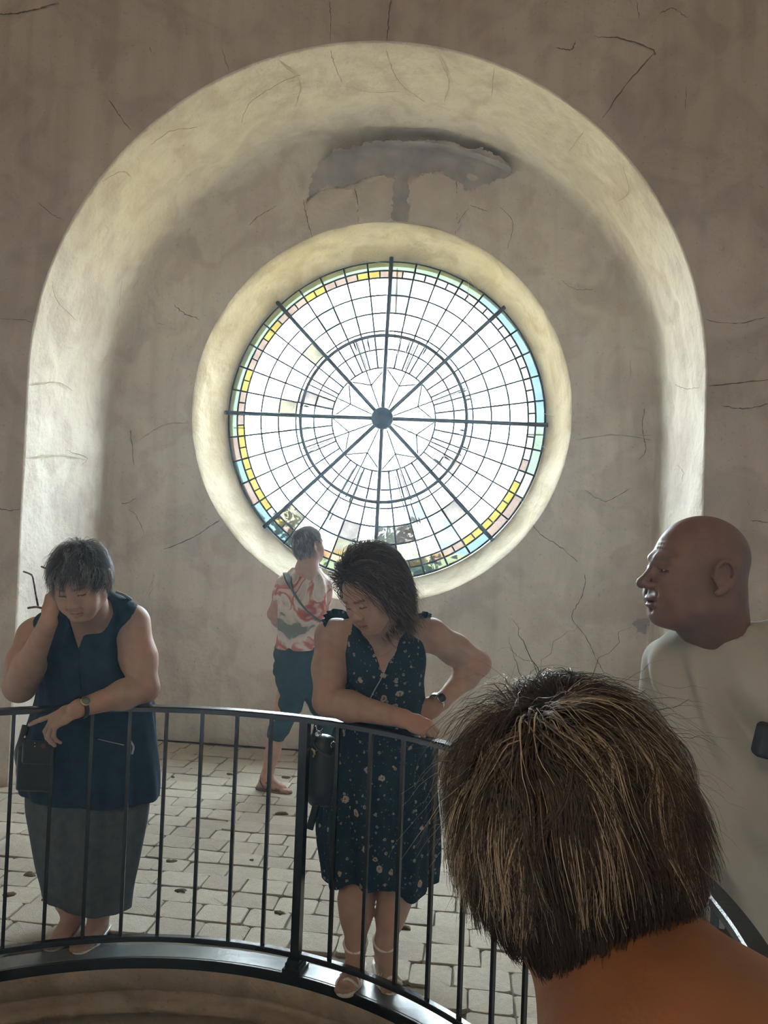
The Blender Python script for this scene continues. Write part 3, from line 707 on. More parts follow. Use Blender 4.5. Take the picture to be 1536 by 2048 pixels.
def loft(secs, ang=0.0, pw=2.0, fold=None, cap=True):
    """vertical tube of elliptical sections (x, y, z, a, b), the long axis a turned by ang about z"""
    S_ = np.array(sorted(secs, key=lambda q: q[2]), float); zz = np.linspace(S_[0, 2], S_[-1, 2], 80)
    T = np.stack([np.interp(zz, S_[:, 2], S_[:, i]) for i in (0, 1, 3, 4)], 1); K = np.ones(9)/9
    T = np.stack([np.convolve(np.r_[np.full(4, t[0]), t, np.full(4, t[-1])], K, 'valid') for t in T.T], 1)
    c, s_ = math.cos(ang), math.sin(ang)
    def fn(P):
        z = P[:, 2]; x, y, a, b = [np.interp(z, zz, T[:, i]) for i in range(4)]
        dx, dy = P[:, 0]-x, P[:, 1]-y; u, v = dx*c+dy*s_, -dx*s_+dy*c
        if fold is not None:
            t = np.arctan2(v/b, u/a); g = fold(t, z); a = a+g; b = b+g
        q = ((np.abs(u)/a)**pw+(np.abs(v)/b)**pw)**(1/pw)+1e-6
        g2 = np.sqrt((u/(a*a))**2+(v/(b*b))**2)+1e-6
        d = (q-1)*np.minimum(q/g2, np.maximum(a, b))
        return np.maximum(d, np.maximum(z-zz[-1], zz[0]-z)) if cap else d
    m = T[:, 2:].max()+.03
    return fn, [T[:, 0].min()-m, T[:, 1].min()-m, zz[0]], [T[:, 0].max()+m, T[:, 1].max()+m, zz[-1]]
def surface(f, lo, hi, h, B=8):
    lo = np.asarray(lo, float); nb = np.maximum(1, np.ceil((np.asarray(hi)-lo)/(h*B)).astype(int)); n = nb*B
    g = [lo[i]+(np.arange(nb[i])*B+(B-1)/2)*h for i in range(3)]
    C = np.stack(np.meshgrid(*g, indexing='ij'), -1).reshape(-1, 3); dc = f(C, B*h*1.3)
    act = np.abs(dc) < B*h*1.15
    V = np.repeat(np.repeat(np.repeat(dc.reshape(nb).astype(f32), B, 0), B, 1), B, 2)
    V = np.where(V > 0, .1, -.1).astype(f32)
    ai = np.nonzero(act)[0]; l = np.arange(B); L3 = np.stack(np.meshgrid(l, l, l, indexing='ij'), -1).reshape(-1, 3)
    bi = np.stack(np.unravel_index(ai, nb), 1)
    for s0 in range(0, len(ai), 1500):
        I = (bi[s0:s0+1500, None]*B+L3[None]).reshape(-1, 3); P = lo+I*h
        V[I[:, 0], I[:, 1], I[:, 2]] = f(P, .05)
    V[0] = V[-1] = .1; V[:, 0] = V[:, -1] = .1; V[:, :, 0] = V[:, :, -1] = .1
    neg = V < 0; cnt = np.zeros(np.array(V.shape)-1, np.uint8)
    for a in (0, 1):
        for b in (0, 1):
            for c in (0, 1): cnt += neg[a:neg.shape[0]-1+a, b:neg.shape[1]-1+b, c:neg.shape[2]-1+c]
    cell = np.argwhere((cnt > 0) & (cnt < 8)); idx = np.full(cnt.shape, -1, np.int32); idx[tuple(cell.T)] = np.arange(len(cell))
    offs = np.array([[a, b, c] for a in (0, 1) for b in (0, 1) for c in (0, 1)]); val = np.stack([V[tuple((cell+o).T)] for o in offs], 1)
    acc = np.zeros((len(cell), 3)); w = np.zeros(len(cell))
    for i in range(8):
        for j in range(i+1, 8):
            if np.abs(offs[i]-offs[j]).sum() != 1: continue
            a, b = val[:, i], val[:, j]; m = (a < 0) != (b < 0); t = np.where(m, a/(a-b+1e-12), 0)
            acc += (m[:, None])*(offs[i]+(offs[j]-offs[i])*t[:, None]); w += m
    VV = lo+(cell+acc/w[:, None])*h; Q = []
    for ax in range(3):
        sl0 = [slice(None)]*3; sl1 = [slice(None)]*3; sl0[ax] = slice(0, -1); sl1[ax] = slice(1, None)
        a, b = neg[tuple(sl0)], neg[tuple(sl1)]; e = np.argwhere(a != b); o1, o2 = [(1, 2), (2, 0), (0, 1)][ax]
        e = e[(e[:, o1] > 0) & (e[:, o2] > 0)]; sgn = neg[tuple(e.T)]
        def at_(d1, d2): q = e.copy(); q[:, o1] -= d1; q[:, o2] -= d2; return idx[tuple(q.T)]
        q = np.stack([at_(1, 1), at_(0, 1), at_(0, 0), at_(1, 0)], 1); q[~sgn] = q[~sgn][:, ::-1]; Q.append(q)
    Q = np.concatenate(Q); Q = Q[(Q >= 0).all(1)]
    return VV, Q
def skin_parts(f, regs):
    """same field meshed in regions: [(lo, hi, h)], all joined in one mesh"""
    return merge([surface(f, lo, hi, h) for lo, hi, h in regs])
def frame(fwd, up):
    y = nrm(fwd); x = nrm(np.cross(y, up)); z = np.cross(x, y); return np.stack([x, y, z], 1)

# ------------------------------------------------------------------ head (local: +x her right, +y face, +z up, metres)
def head_field(jaw=1.0, nose=1.0, fat=0.0, brow=1.0, mouth=0.0, old=0.0):
    f = Field()
    f.ell((0, -.014, .030), (.074, .094, .084), .01)
    f.ell((0, .030, -.020), (.061+fat, .060, .078), .03)
    f.ell((0, .058, -.072), (.034+fat, .030, .030), .02)
    f.ell((0, .068, -.094), (.021, .020*jaw, .017), .018)
    for s in (-1, 1):
        f.cap((s*.050, .0, -.062), (s*.026, .058, -.092), .018+fat*.7, .014+fat*.4, .025)
        f.ell((s*.040, .058, -.022), (.022, .020, .017), .02)
        f.cap((s*.012, .085, .020), (s*.042, .072, .022), .0085*brow, .007*brow, .012)
        f.ell((s*.034, .062, -.052), (.022+fat, .022+fat, .026), .02)
    f.cap((0, .084, .012), (0, .099*nose, -.026), .0070, .0100, .012)
    f.ell((0, .102*nose, -.029), (.0105, .0105, .010), .008)
    for s in (-1, 1):
        f.ell((s*.0125, .097, -.033), (.0075, .010, .0075), .006)
        f.ell((s*.031, .097, .001), (.017, .016, .011), .012, op=1)
        f.ell((s*.031, .0735, .000), (.0135, .0125, .0115), .004)
        f.cap((s*.020, .0865, .0045), (s*.043, .080, .004), .0028, .0022, .003)
        f.cap((s*.020, .085, -.006), (s*.042, .079, -.005), .0022, .002, .004)
        f.ell((s*.006, .106, -.0405), (.0034, .004, .003), .003, op=1)
        f.ell((s*.0785, -.012, -.004), (.0065, .0155, .027), .006)
        hx = [(.076, .004, -.006), (.082, .003, .012), (.085, -.006, .025), (.088, -.019, .026), (.090, -.029, .014), (.089, -.030, -.004), (.085, -.023, -.020), (.081, -.012, -.031), (.079, -.004, -.036)]
        for i in range(8): f.cap((s*hx[i][0],)+hx[i][1:], (s*hx[i+1][0],)+hx[i+1][1:], .0042 if i < 6 else .0055, .0042 if i < 5 else .0062, .003)
        f.cap((s*.084, -.015, .014), (s*.0855, -.020, -.008), .0032, None, .004); f.cap((s*.084, -.020, -.008), (s*.082, -.008, -.020), .0030, None, .004)
        f.ell((s*.079, .002, -.010), (.0042, .0045, .006), .004)
        f.ell((s*.086, -.007, -.004), (.0045, .006, .010), .004, op=1)
    f.ell((0, .092, -.058), (.021, .0085, .0058), .006)
    f.ell((0, .0895, -.0705), (.018, .0090, .0068), .006)
    f.cap((-.021, .094, -.0642), (.021, .094, -.0642), .0021, None, .004, op=1) if mouth == 0 else f.ell((0, .098, -.0645), (.019, .012, .0022+mouth), .004, op=1)
    f.cap((0, .088, -.080), (0, .088, -.080), .004, None, .008, op=1)
    if old:
        for s in (-1, 1):
            f.cap((s*.019, .093, -.036), (s*.030, .080, -.066), .002, None, .005, op=1)
            f.cap((s*.016, .078, -.012), (s*.038, .070, -.016), .0016, None, .005, op=1)
        for z in (.040, .049, .058): f.cap((-.03, .081-(z-.04)*.35, z), (.03, .081-(z-.04)*.35, z+.002), .0014, None, .005, op=1)
    return f
def head_color(L, skin, lipc, browc, hairc=None, lash=True, buzz=None):
    c = np.tile(np.asarray(skin, float), (len(L), 1)); x, y, z = np.abs(L[:, 0]), L[:, 1], L[:, 2]
    inr = (np.abs(L) < .14).all(1)
    def blend(m, col): c[m] = c[m]*.25+np.asarray(col)*.75
    blend(inr & (x < .021) & (z < -.0535+.1*0) & (z > -.077) & (y > .088), lipc)
    if browc is not None: blend(inr & (np.abs(z-(.0215+.10*(.03-np.abs(x-.028)*1.0)*.2)) < .0042) & (x > .011) & (x < .047) & (y > .06), browc)
    if lash: blend(inr & (np.abs(z+.002) < .0022) & (x > .018) & (x < .044) & (y > .07), (.02, .015, .015))
    blend(inr & (x < .03) & (np.abs(z+.0642) < .0016) & (x < .021) & (y > .08), np.asarray(lipc)*.35)
    if buzz is not None:
        t = np.clip((-.045-y + .25*np.maximum(z-.0, 0)*0 + .0)/.03, 0, 1)*np.clip((z+.085)/.03, 0, 1)*inr*np.clip((.078-z)/.03, 0, 1)
        c = c*(1-.6*t[:, None])+np.asarray(buzz)*.6*t[:, None]
    return c
# ------------------------------------------------------------------ hand (local: +y fingers, +z back of hand; side -1 = thumb on -x)
def hand_prims(f, wrist, R, sc=1.0, side=-1, bend=(.25, .35, .25), spread=.06, thumb=(.75, .35), fing=None, k=.0045, wr=.025):
    R = np.asarray(R); W = np.asarray(wrist, float)
    T = lambda p: W+R@(np.asarray(p, float)*[-side if False else 1, 1, 1]*sc)
    sx = -side  # index finger sits on the thumb side
    h = Field(); bx = [-.030, -.010, .0105, .028]; by = [.088, .093, .090, .080]
    ln = [(.043, .026, .021), (.047, .030, .022), (.043, .028, .021), (.034, .021, .018)]; rs = [.0088, .0092, .0088, .0076]
    for i in range(4):
        b = np.array([bx[i]*(-1 if side > 0 else 1)*-1*-1, by[i], 0.]); b[0] = bx[i]*(1 if side < 0 else -1)
        h.cap(T((b[0]*.55, .0, -.001)), T((b[0]*.8, .045, .001)), wr*.5*sc, .0145*sc, .012); h.cap(T((b[0]*.8, .045, .001)), T(b), .0135*sc, .0108*sc, .010)
        be = fing[i] if fing is not None else bend; a = 0.; p = b.copy(); sp = (b[0]/.03)*spread
        for j in range(3):
            a += be[j]; d = np.array([math.sin(sp)*math.cos(a), math.cos(sp)*math.cos(a), -math.sin(a)]); q = p+d*ln[i][j]
            h.cap(T(p), T(q), rs[i]*(1-.07*j)*sc, rs[i]*(.94-.09*j)*sc, k); p = q
    s = 1 if side < 0 else -1
    p = np.array([-.018*s, .018, -.006]); t0, t1 = thumb
    h.cap(T(p), T((-.030*s, .045, -.010)), .0155*sc, .0135*sc, .012)
    p = np.array([-.031*s, .043, -.010])
    for j, l in enumerate((.036, .030)):
        a = t0-(.35 if j else 0)*t1; d = nrm([-math.sin(a)*s, math.cos(a), -t1*.6*(j+.4)]); q = p+d*l
        h.cap(T(p), T(q), (.0122-.001*j)*sc, (.0108-.001*j)*sc, .006); p = q
    h.cap(T((-.010, 0, 0)), T((.010, 0, 0)), wr*.62*sc, None, .02)
    f.sub_field(h, .010)
    return T
def foot(f, ankle, d, sc=1.0, k=.02):
    a = np.asarray(ankle, float); d = nrm([d[0], d[1], 0]); s = np.array([d[1], -d[0], 0]); z = a[2]
    def T(u, v, w): return np.array([a[0], a[1], 0])+d*u*sc+s*v*sc+np.array([0, 0, w])
    f.cap(a, T(-.03, 0, .032), .036*sc, .030*sc, k); f.cap(T(0, 0, z*.75), T(.11, .0, .026), .033*sc, .024*sc, .025)
    f.cap(T(-.02, 0, .03), T(.12, .012, .022), .028*sc, .020*sc, k); f.cap(T(.02, -.015, .028), T(.11, -.022, .018), .022*sc, .016*sc, k)
    for i, (v, l, r) in enumerate(((.030, .165, .012), (.012, .168, .0085), (-.003, .160, .008), (-.017, .150, .0075), (-.029, .138, .007))): f.cap(T(.11, v*.8, .016), T(l, v, r+.006), r+.003, r, .006)
    return T
def sandal(name, parent, T, m, sc=1.0, straps=(), m2=None):
    f = Field()
    f.cap(T(-.035, 0, .005), T(.10, .002, .005), .040*sc, .046*sc, .02); f.cap(T(.10, .002, .005), T(.145, .004, .005), .046*sc, .036*sc, .02)
    z0 = T(0, 0, 0)[2]
    f.add(lambda P: np.abs(P[:, 2]-.0035)-.0075, [-9]*3, [9]*3, .001, 2)
    lo, hi = Field.bounds(f); lo[2] = -.012; hi[2] = .022
    parts = [surface(f, lo-.01, hi+.01, .004)]
    for st in straps: parts.append(tube(bez([T(*q) for q in st], 5), .0078, 6, flat=.6))
    V, F = merge(parts); V[:, 2] = np.maximum(V[:, 2], .001); return obj(name, V, F, m, parent)

# ------------------------------------------------------------------ hair
def hair_mat(name, dark=(.8, .8, .8), rough=.42, transl=.25, spec=.5):
    return mat(name, (.1, .08, .06), rough, spec, attr=True, transl=transl)
def strands(name, parent, m, fr, scalp, roots_ok, n, length, wid, seed, cols, whorl=(0, -.05, .115), lift=.012, grav=.35, flow=None, clump=.5, seg=9, fly=.03, nclump=260, curl=0.0, rootbox=None, flip=0.0, wave=.25):
    """scalp: local-frame field; strands march over it away from the whorl and hang at the ends"""
    r = np.random.default_rng(seed); o, R, sc = fr; G = R.T@np.array([0, 0, -1.])
    D = r.normal(size=(n*6, 3)); D /= np.linalg.norm(D, axis=1)[:, None]; P = D*.14+np.array([0, -.012, .02])
    def sd(P): return scalp(P, .2)
    def grad(P, e=.003):
        d = np.stack([sd(P+np.eye(3)[i]*e)-sd(P-np.eye(3)[i]*e) for i in range(3)], 1); return d/(np.linalg.norm(d, axis=1)[:, None]+1e-9)
    for _ in range(4): P = P-grad(P)*sd(P)[:, None]*.9
    ok = roots_ok(P); P = P[ok][:n]; n = len(P); N = grad(P); w_ = np.asarray(whorl)
    cid = r.integers(0, nclump, n); ck = P[r.integers(0, n, nclump)]
    # nearest clump centre
    cid = np.argmin(((P[:, None]-ck[None])**2).sum(-1), 1) if n*nclump < 9e6 else cid
    cn = r.normal(size=(nclump, 3)); cc = r.random(nclump); ct = r.random(nclump)
    L_ = length(P, r)*(r.uniform(.68, 1.15, n)); flyer = r.random(n) < fly
    pts = [P.copy()]; h = L_/(seg-1); cur = P.copy(); depth = r.uniform(.15, 1, n)**.7*lift*np.clip(L_/.05, .2, 1); prev = N*.3
    for s in range(1, seg):
        g = grad(cur); rad_ = cur-w_; rad_ -= g*(rad_*g).sum(1)[:, None]; rad_ /= np.linalg.norm(rad_, axis=1)[:, None]+.02
        d = rad_ + grav*G*(.6+s/seg) + (flow(cur, g) if flow else 0) + clump*cn[cid]*.35 + .10*r.normal(size=(n, 3)) + curl*np.stack([np.sin(s*1.7+cid), np.cos(s*1.3+cid*2), np.sin(s*1.1+cid*3)], 1)
        d += wave*np.stack([vnoise(cur*22, 40), vnoise(cur*22, 41), vnoise(cur*22, 42)], 1)
        d[flyer] += r.normal(size=(flyer.sum(), 3))*.35+g[flyer]*.45
        d = d+g*(flip*(s/seg)**2); d -= g*np.minimum((d*g).sum(1), 0)[:, None]*.6
        d /= np.linalg.norm(d, axis=1)[:, None]; d = prev*.35+d*.65; d /= np.linalg.norm(d, axis=1)[:, None]; prev = d
        cur = cur+d*h[:, None]
        t = depth*min(1, s/2.5); v = sd(cur); g2 = grad(cur); push = np.maximum(t-v, 0)
        pull = np.where(flyer, 0, np.minimum(t*1.15-v, 0))*.5*(v < .05)*(1-.7*s/seg); cur = cur+g2*(push+pull)[:, None]
        pts.append(cur.copy())
    Q = np.stack(pts, 1)                          # n, seg, 3
    # pull towards the clump guide at the tips
    T = np.gradient(Q, axis=1); T /= np.linalg.norm(T, axis=2)[..., None]+1e-9
    Nn = np.stack([grad(Q[:, s]) for s in (0, seg//2, seg-1)], 1); ii = np.linspace(0, 1.999, seg).astype(int); Nn = Nn[:, ii]
    B = np.cross(T, Nn); B /= np.linalg.norm(B, axis=2)[..., None]+1e-9; Nn = np.cross(B, T)
    ws = wid*np.linspace(1, .25, seg)[None, :, None]*r.uniform(.6, 1.25, n)[:, None, None]; ws = np.where(flyer[:, None, None], ws*.55, ws)
    V = np.stack([Q+B*ws, Q+Nn*ws*.8, Q-B*ws], 2).reshape(-1, 3)     # n, seg, 3 verts
    base = (np.arange(n)*seg*3)[:, None, None]; s_ = np.arange(seg-1)[None, :, None]*3; e = np.array([[0, 1, 4, 3], [1, 2, 5, 4]])
    F = (base[..., None]+s_[..., None]+e[None, None]).reshape(-1, 4)
    C = cols(P, cc[cid], r); C = np.repeat(C, seg*3, axis=0)
    return obj(name, V*sc@R.T+o, F, m, parent, True, C, kind='stuff')

SKINM = lambda nm, sss=.0: mat(nm, (.5, .3, .2), .55, .35, attr=True, bump=.0006, bscale=160, sss=sss)
SK = SKINM('skin')
def cloth(name, c, v, scale=14, bump=.003, bscale=14, rough=.85, transl=0.0): return mat(name, c, rough, .2, var=v, vscale=scale, bump=bump, bscale=bscale, detail=5, transl=transl)
def person(label, base, group=None): return thing('person', label, 'person', base, group)
def body_obj(name, parent, V, F, fr, m, skin, lip, browc, **kw):
    o, R, sc = fr; L = (V-o)@R/sc; col = head_color(L, skin, lip, browc, **kw)
    n = vnoise(V*14, 3)*.06; red = vnoise(V*5, 8)[:, None]*np.array([.05, -.02, -.03]); col = np.clip(col*(1+n[:, None]+red), 0, 1)
    return obj(name, V, F, m, parent, True, col)
def vcut(f, v0, rt, ft, slope, top, depth=.05, k=.004):
    rt = nrm(rt); ft = nrm(ft); v0 = np.asarray(v0, float)
    def fn(P):
        q = P-v0; a = np.abs(q@rt); b = q@ft; z = q[:, 2]
        return np.maximum(np.maximum((a-slope*z)*.9, -(b+depth)), z-top)
    f.add(fn, v0-.25, v0+[.25, .25, top+.02], k, 1)
# ================================================================== PEOPLE
def sec(xl, xr, y, Y, b):
    c = at((xl+xr)/2, y, Y); a = np.linalg.norm(at(xr, y, Y)-at(xl, y, Y))/2; return (c[0], c[1], c[2], a, b)
def head_at(px, py, Y, fwd, up, sc, loc=(0, .08, 0)):
    R = frame(fwd, up); return at(px, py, Y)-R@(np.array(loc)*sc), R, sc
def cap_hair(fr, scale=1.0, face=(.052, .052), nape=-.075, thick=.003, sidez=-.02):
    """closed skull-cap of hair under the strands, with the face left free"""
    f = Field(); o, R, sc = fr
    f.ell((0, -.014, .032), (.074+thick, .094+thick, .084+thick), .01)
    f.ell((0, -.040, -.020), (.066+thick*.6, .060+thick, .060), .03)
    f.ell((0, .118, -.010), (.090, .085, .085), .012, op=1)
    f.ell((0, .02, -.115), (.12, .12, -nape*0+.055), .02, op=1)
    for s in (-1, 1): f.ell((s*.085, .005, -.02), (.03, .028, .036), .01, op=1)
    return f
def scalp_field():
    f = Field(); f.ell((0, -.014, .032), (.075, .095, .085), .01); f.ell((0, -.035, -.025), (.066, .066, .066), .03); return f
SCALP = scalp_field()
def in_frame(f, fr, h, pad=.01):
    g = Field(); g.sub_field(f, .01, fr); lo, hi = g.bounds(); return surface(lambda P, m=.05: g(P, m), lo-pad, hi+pad, h)
def watch(parent, p, axis, nrm_, r, m1, m2, m3):
    ax = nrm(axis); n = nrm(np.asarray(nrm_)-ax*np.dot(nrm_, ax)); b = np.cross(ax, n)
    t = np.linspace(0, 2*np.pi, 28, endpoint=False); P = p+np.outer(np.cos(t), n)*r+np.outer(np.sin(t), b)*r
    V, F = tube(P, .008, 8, True, flat=.2, up=ax)
    V = np.concatenate([(P+ax*s*.008+(P-p)/r*q) for s, q in ((-1, .0), (-1, .003), (1, .003), (1, .0))]); F = [np.concatenate([grid_faces(4, 28, True), np.stack([84+np.arange(28), 84+(np.arange(28)+1) % 28, (np.arange(28)+1) % 28, np.arange(28)], 1)])]
    w_ = obj('watch', V, F, m1, parent)
    c = p+n*(r+.002); V, F = tube([c, c+n*.008], .0175, 24); obj('watch_case', V, F, m2, w_)
    V, F = tube([c+n*.008, c+n*.0088], .0150, 24); obj('watch_dial', V, F, m3, w_)
GOLD = mat('gold_metal', (.75, .6, .3), .3, metal=1); CHROME = mat('chrome', (.75, .78, .8), .2, metal=1); DIAL = mat('watch_face', (.16, .17, .14), .3); BLK = mat('black_leather', (.018, .024, .026), .42, .5, bump=.001, bscale=60)
HAIR = hair_mat('hair_strands', rough=.45, transl=.35)
HCAP = {}
def hcap(name, c): return mat(name, c, .7, .2, bump=.002, bscale=40)

# ------------------------------------------------------------------ woman resting her cheek on her hand
NAVY = cloth('navy_cotton', (.016, .036, .062), (.024, .048, .078), 24, .004, 12, transl=.03)
GREY = cloth('grey_denim', (.075, .090, .10), (.10, .118, .125), 30, .003, 10)
w1 = person('person in a sleeveless navy top leaning on the railing, cheek propped on one hand', (*at(180, 1895, 3.0)[:2], 0))
fr = head_at(144, 1189, 2.50, (.12, -.80, -.46), (-.10, 0, 1), 1.06)
f = Field()
hd = head_field(fat=.004, old=1); f.sub_field(hd, .01, fr)
hb = fr[0]+fr[1]@(np.array([0, -.035, -.055])*fr[2])
chest = [sec(150, 236, 1203, 2.89, .05), sec(118, 262, 1222, 2.90, .085), sec(104, 254, 1262, 2.92, .12), sec(98, 246, 1320, 2.95, .14), sec(92, 280, 1400, 2.99, .155), sec(70, 295, 1480, 3.05, .16)]
f.add(*loft(chest), .03)
nb = at(186, 1238, 2.86); f.cap(hb, nb, .054, .066, .04); f.cap(nb, at(178, 1290, 2.905), .06, .06, .05)
sR, eR, wR = at(74, 1274, 2.92), at(40, 1372, 2.775), at(96, 1246, 2.60)
sL, eL, wL = at(262, 1246, 2.93), at(290, 1376, 2.885), at(156, 1417, 2.665)
for s, e, w_, m in ((sR, eR, wR, 1), (sL, eL, wL, 1)):
    bg_ = 1.14 if s is sR else 1.03
    f.cap(s, s*.45+e*.55, .066*bg_, .064*bg_, .03); f.cap(s*.45+e*.55, e, .064*bg_, .050*bg_, .03)
    q = e*.68+w_*.32; f.cap(e, q, .050*bg_, .051*bg_, .02); f.cap(q, w_, .050, .031, .03)
f.cap(sR, at(120, 1240, 2.90), .055, .05, .04); f.cap(sL, at(225, 1228, 2.90), .056, .05, .04)
HR = frame((.12, .10, .98), (-.42, -.88, .12))
hand_prims(f, wR, HR, 1.0, -1, fing=[(1.1, 1.3, .6), (1.2, 1.4, .6), (1.3, 1.4, .6), (1.3, 1.4, .6)], thumb=(.5, .6), wr=.029)
HL = frame((-.84, -.22, -.50), (-.25, -.60, .76))
hand_prims(f, wL, HL, 1.08, 1, fing=[(.0, .1, .1), (.65, .55, .3), (.75, .55, .35), (.85, .6, .4)], thumb=(.25, .0), wr=.029, spread=.30)
for xk, xa_, Yk in ((140, 141, 3.0), (204, 194, 3.0)):
    kn, an = at(xk, 1790, Yk), at(xa_, 1893, Yk-.02); an[2] = .085
    f.cap(kn, kn*.45+an*.55, .056, .050, .02); f.cap(kn*.45+an*.55, an, .050, .036, .02); T = foot(f, an, (.05, -1), .95)
    sandal('sandal', w1, T, mat('silver_strap', (.6, .6, .58), .35, metal=.5), .95, [[(.10, .04, .012), (.11, 0, .045), (.10, -.045, .012)], [(.0, .035, .03), (-.045, 0, .05), (.0, -.035, .03)]])
for sx in (-1, 1):
    c = at(172, 1500, 3.05); f.cap(c+[0, 0, .02], (c[0]+sx*.07, 3.03, .78), .13, .09, .04); k_n = at((204 if sx > 0 else 140), 1790, 3.0); f.cap((c[0]+sx*.07, 3.03, .78), k_n, .085, .056, .03)
lo, hi = f.bounds(); V, F = surface(f, lo-.02, hi+.02, .0044)
body_obj('body', w1, V, F, fr, SK, (.47, .31, .245), (.42, .24, .19), (.16, .12, .10))
# the hand that hangs over the rail is meshed with the rest of the arm; top and skirt
tf = Field()
ch = [(x, y+.0, z+.006, a+.014, b+.016) for x, y, z, a, b in chest[:-1]] + [sec(66, 306, 1450, 3.03, .175), sec(48, 312, 1500, 3.06, .185), sec(42, 317, 1550, 3.08, .185), sec(50, 314, 1588, 3.08, .18)]
ch[3] = sec(88, 258, 1320, 2.95, .165); ch[4] = sec(82, 302, 1400, 3.0, .178)
fold1 = lambda t, z: .006*np.sin(7*t+1.5+2*z)*np.clip((1.12-z)/.3, .15, 1)+.004*np.sin(13*t+9*z)+.003*np.sin(z*60+3*t)*np.clip((z-.9)/.2, 0, 1)
tf.add(*loft(ch, fold=fold1), .02)
tf.cap(at(252, 1232, 2.91), at(222, 1212, 2.89), .060, .050, .03); tf.cap(at(96, 1250, 2.90), at(130, 1222, 2.88), .056, .045, .03)
tf.cap(at(196, 1262, 2.855), at(213, 1206, 2.875), .045, .036, .03); ft1 = nrm((.15, -1, .1)); vcut(tf, at(157, 1302, 2.80), (1, .1, 0), ft1, .31, .20, .05)
tf.cap(hb, nb+[0, .0, .01], .060, .074, .01, op=1)
for s, e, g in ((sR, eR, -.022), (sL, eL, .022)): tf.cap(s+[g, 0, .0], s*.5+e*.5+[g*.3, 0, 0], .066, .065, .010, op=1)
lo, hi = tf.bounds(); V, F = surface(tf, lo-.02, hi+.02, .0066); top1 = obj('blouse', V, F, NAVY, w1)
# collar band and button placket, shoulder tab, frayed thread
V, F = tube(bez([at(157, 1300, 2.765), at(158, 1330, 2.775), at(161, 1380, 2.81)], 8), .003, 6); obj('placket', V, F, NAVY, top1)
V, F = merge([tube(bez([at(232, 1183, 2.87), at(248, 1190, 2.88), at(262, 1199, 2.90)], 6), .011, 6, flat=.5)]); obj('shoulder_tab', V, F, mat('pale_tab', (.20, .26, .28), .6), top1)
V, F = merge([tube(bez([at(195, 1478, 2.87), at(225, 1485, 2.87), at(248, 1490, 2.88)], 6), .0016, 5)]+[tube(bez([at(261, 1482, 2.88), at(267, 1494, 2.88), at(264, 1508, 2.88)], 6), .0042, 5)]); obj('frayed_trim', V, F, mat('frayed_thread', (.42, .45, .42), .9), top1)
sf = Field(); sk = [sec(56, 298, 1560, 3.08, .145), sec(56, 295, 1620, 3.07, .15), sec(66, 284, 1670, 3.05, .15), sec(76, 272, 1725, 3.04, .14), sec(86, 262, 1765, 3.03, .13), sec(92, 257, 1800, 3.02, .125)]
sf.add(*loft(sk, fold=lambda t, z: .005*np.sin(5*t+1+3*z)+.003*np.sin(11*t+8*z)), .02)
hm = sk[-1]; sf.ell((hm[0], hm[1], hm[2]-.06), (hm[3]-.008, hm[4]-.008, .12), .006, op=1)
lo, hi = sf.bounds(); V, F = surface(sf, lo-.02, hi+.02, .006); V[:, 2] += .02*np.sin((V[:, 0]-hm[0])*9)*np.clip((hm[2]+.1-V[:, 2])/.1, 0, 1)*-1; obj('skirt', V, F, GREY, w1)
cp = cap_hair(fr); V, F = in_frame(cp, fr, .004); obj('hair_base', V, F, hcap('grey_hair_base', (.06, .062, .066)), w1)
def gcols(a, b, c):
    def fn(P, cl, r):
        t = (cl*.7+r.random(len(P))*.3)[:, None]; A, B, C_ = map(np.array, (a, b, c)); return np.where(t < .6, A+(B-A)*t/.6, B+(C_-B)*(t-.6)/.4)
    return fn
ok_f = lambda P: ~((P[:, 1] > .045) & (P[:, 2] < .058)) & ~((P[:, 1] > -.01) & (P[:, 2] < .0)) & (P[:, 2] > -.075)
strands('hair', w1, HAIR, fr, SCALP, ok_f, 3600, lambda P, r: np.where(P[:, 1] > .0, .058, .052), .0011, 31, gcols((.065, .072, .082), (.15, .165, .18), (.55, .57, .56)), whorl=(.02, -.055, .11), lift=.024, grav=.25, flow=lambda p, g: np.array([.35, .30, -.1]), clump=.7, fly=.05, seg=8)
watch(w1, wL+(eL-wL)*.05, wL-eL, (-.15, -1, .25), .037, BLK, GOLD, DIAL)
# eyeglasses dangling from her fingers
TORT = mat('tortoise_plastic', (.03, .022, .018), .3, var=(.30, .25, .20), vscale=60)
gl = thing('eyeglasses', 'dark tortoiseshell eyeglasses dangling from the hand of the person in the navy top', 'eyeglasses', at(75, 1212, 2.60))
V, F = tube(bez([at(76, 1212, 2.60), at(72, 1190, 2.60), at(68, 1165, 2.60), at(65, 1152, 2.60), at(58, 1147, 2.60), at(47, 1143, 2.60)], 6), .0052, 6, flat=.6); obj('temple', V, F, TORT, gl)
V, F = tube(bez([at(108, 1200, 2.70), at(106, 1165, 2.70), at(102, 1145, 2.70), at(97, 1139, 2.70), at(83, 1133, 2.70)], 6), .0055, 6, flat=.6); obj('temple', V, F, TORT, gl)
V, F = tube(bez([at(56, 1216, 2.60), at(72, 1214, 2.60), at(84, 1216, 2.62), at(100, 1214, 2.66), at(110, 1208, 2.70)], 6), .0045, 6); rim = obj('frame_front', V, F, TORT, gl)
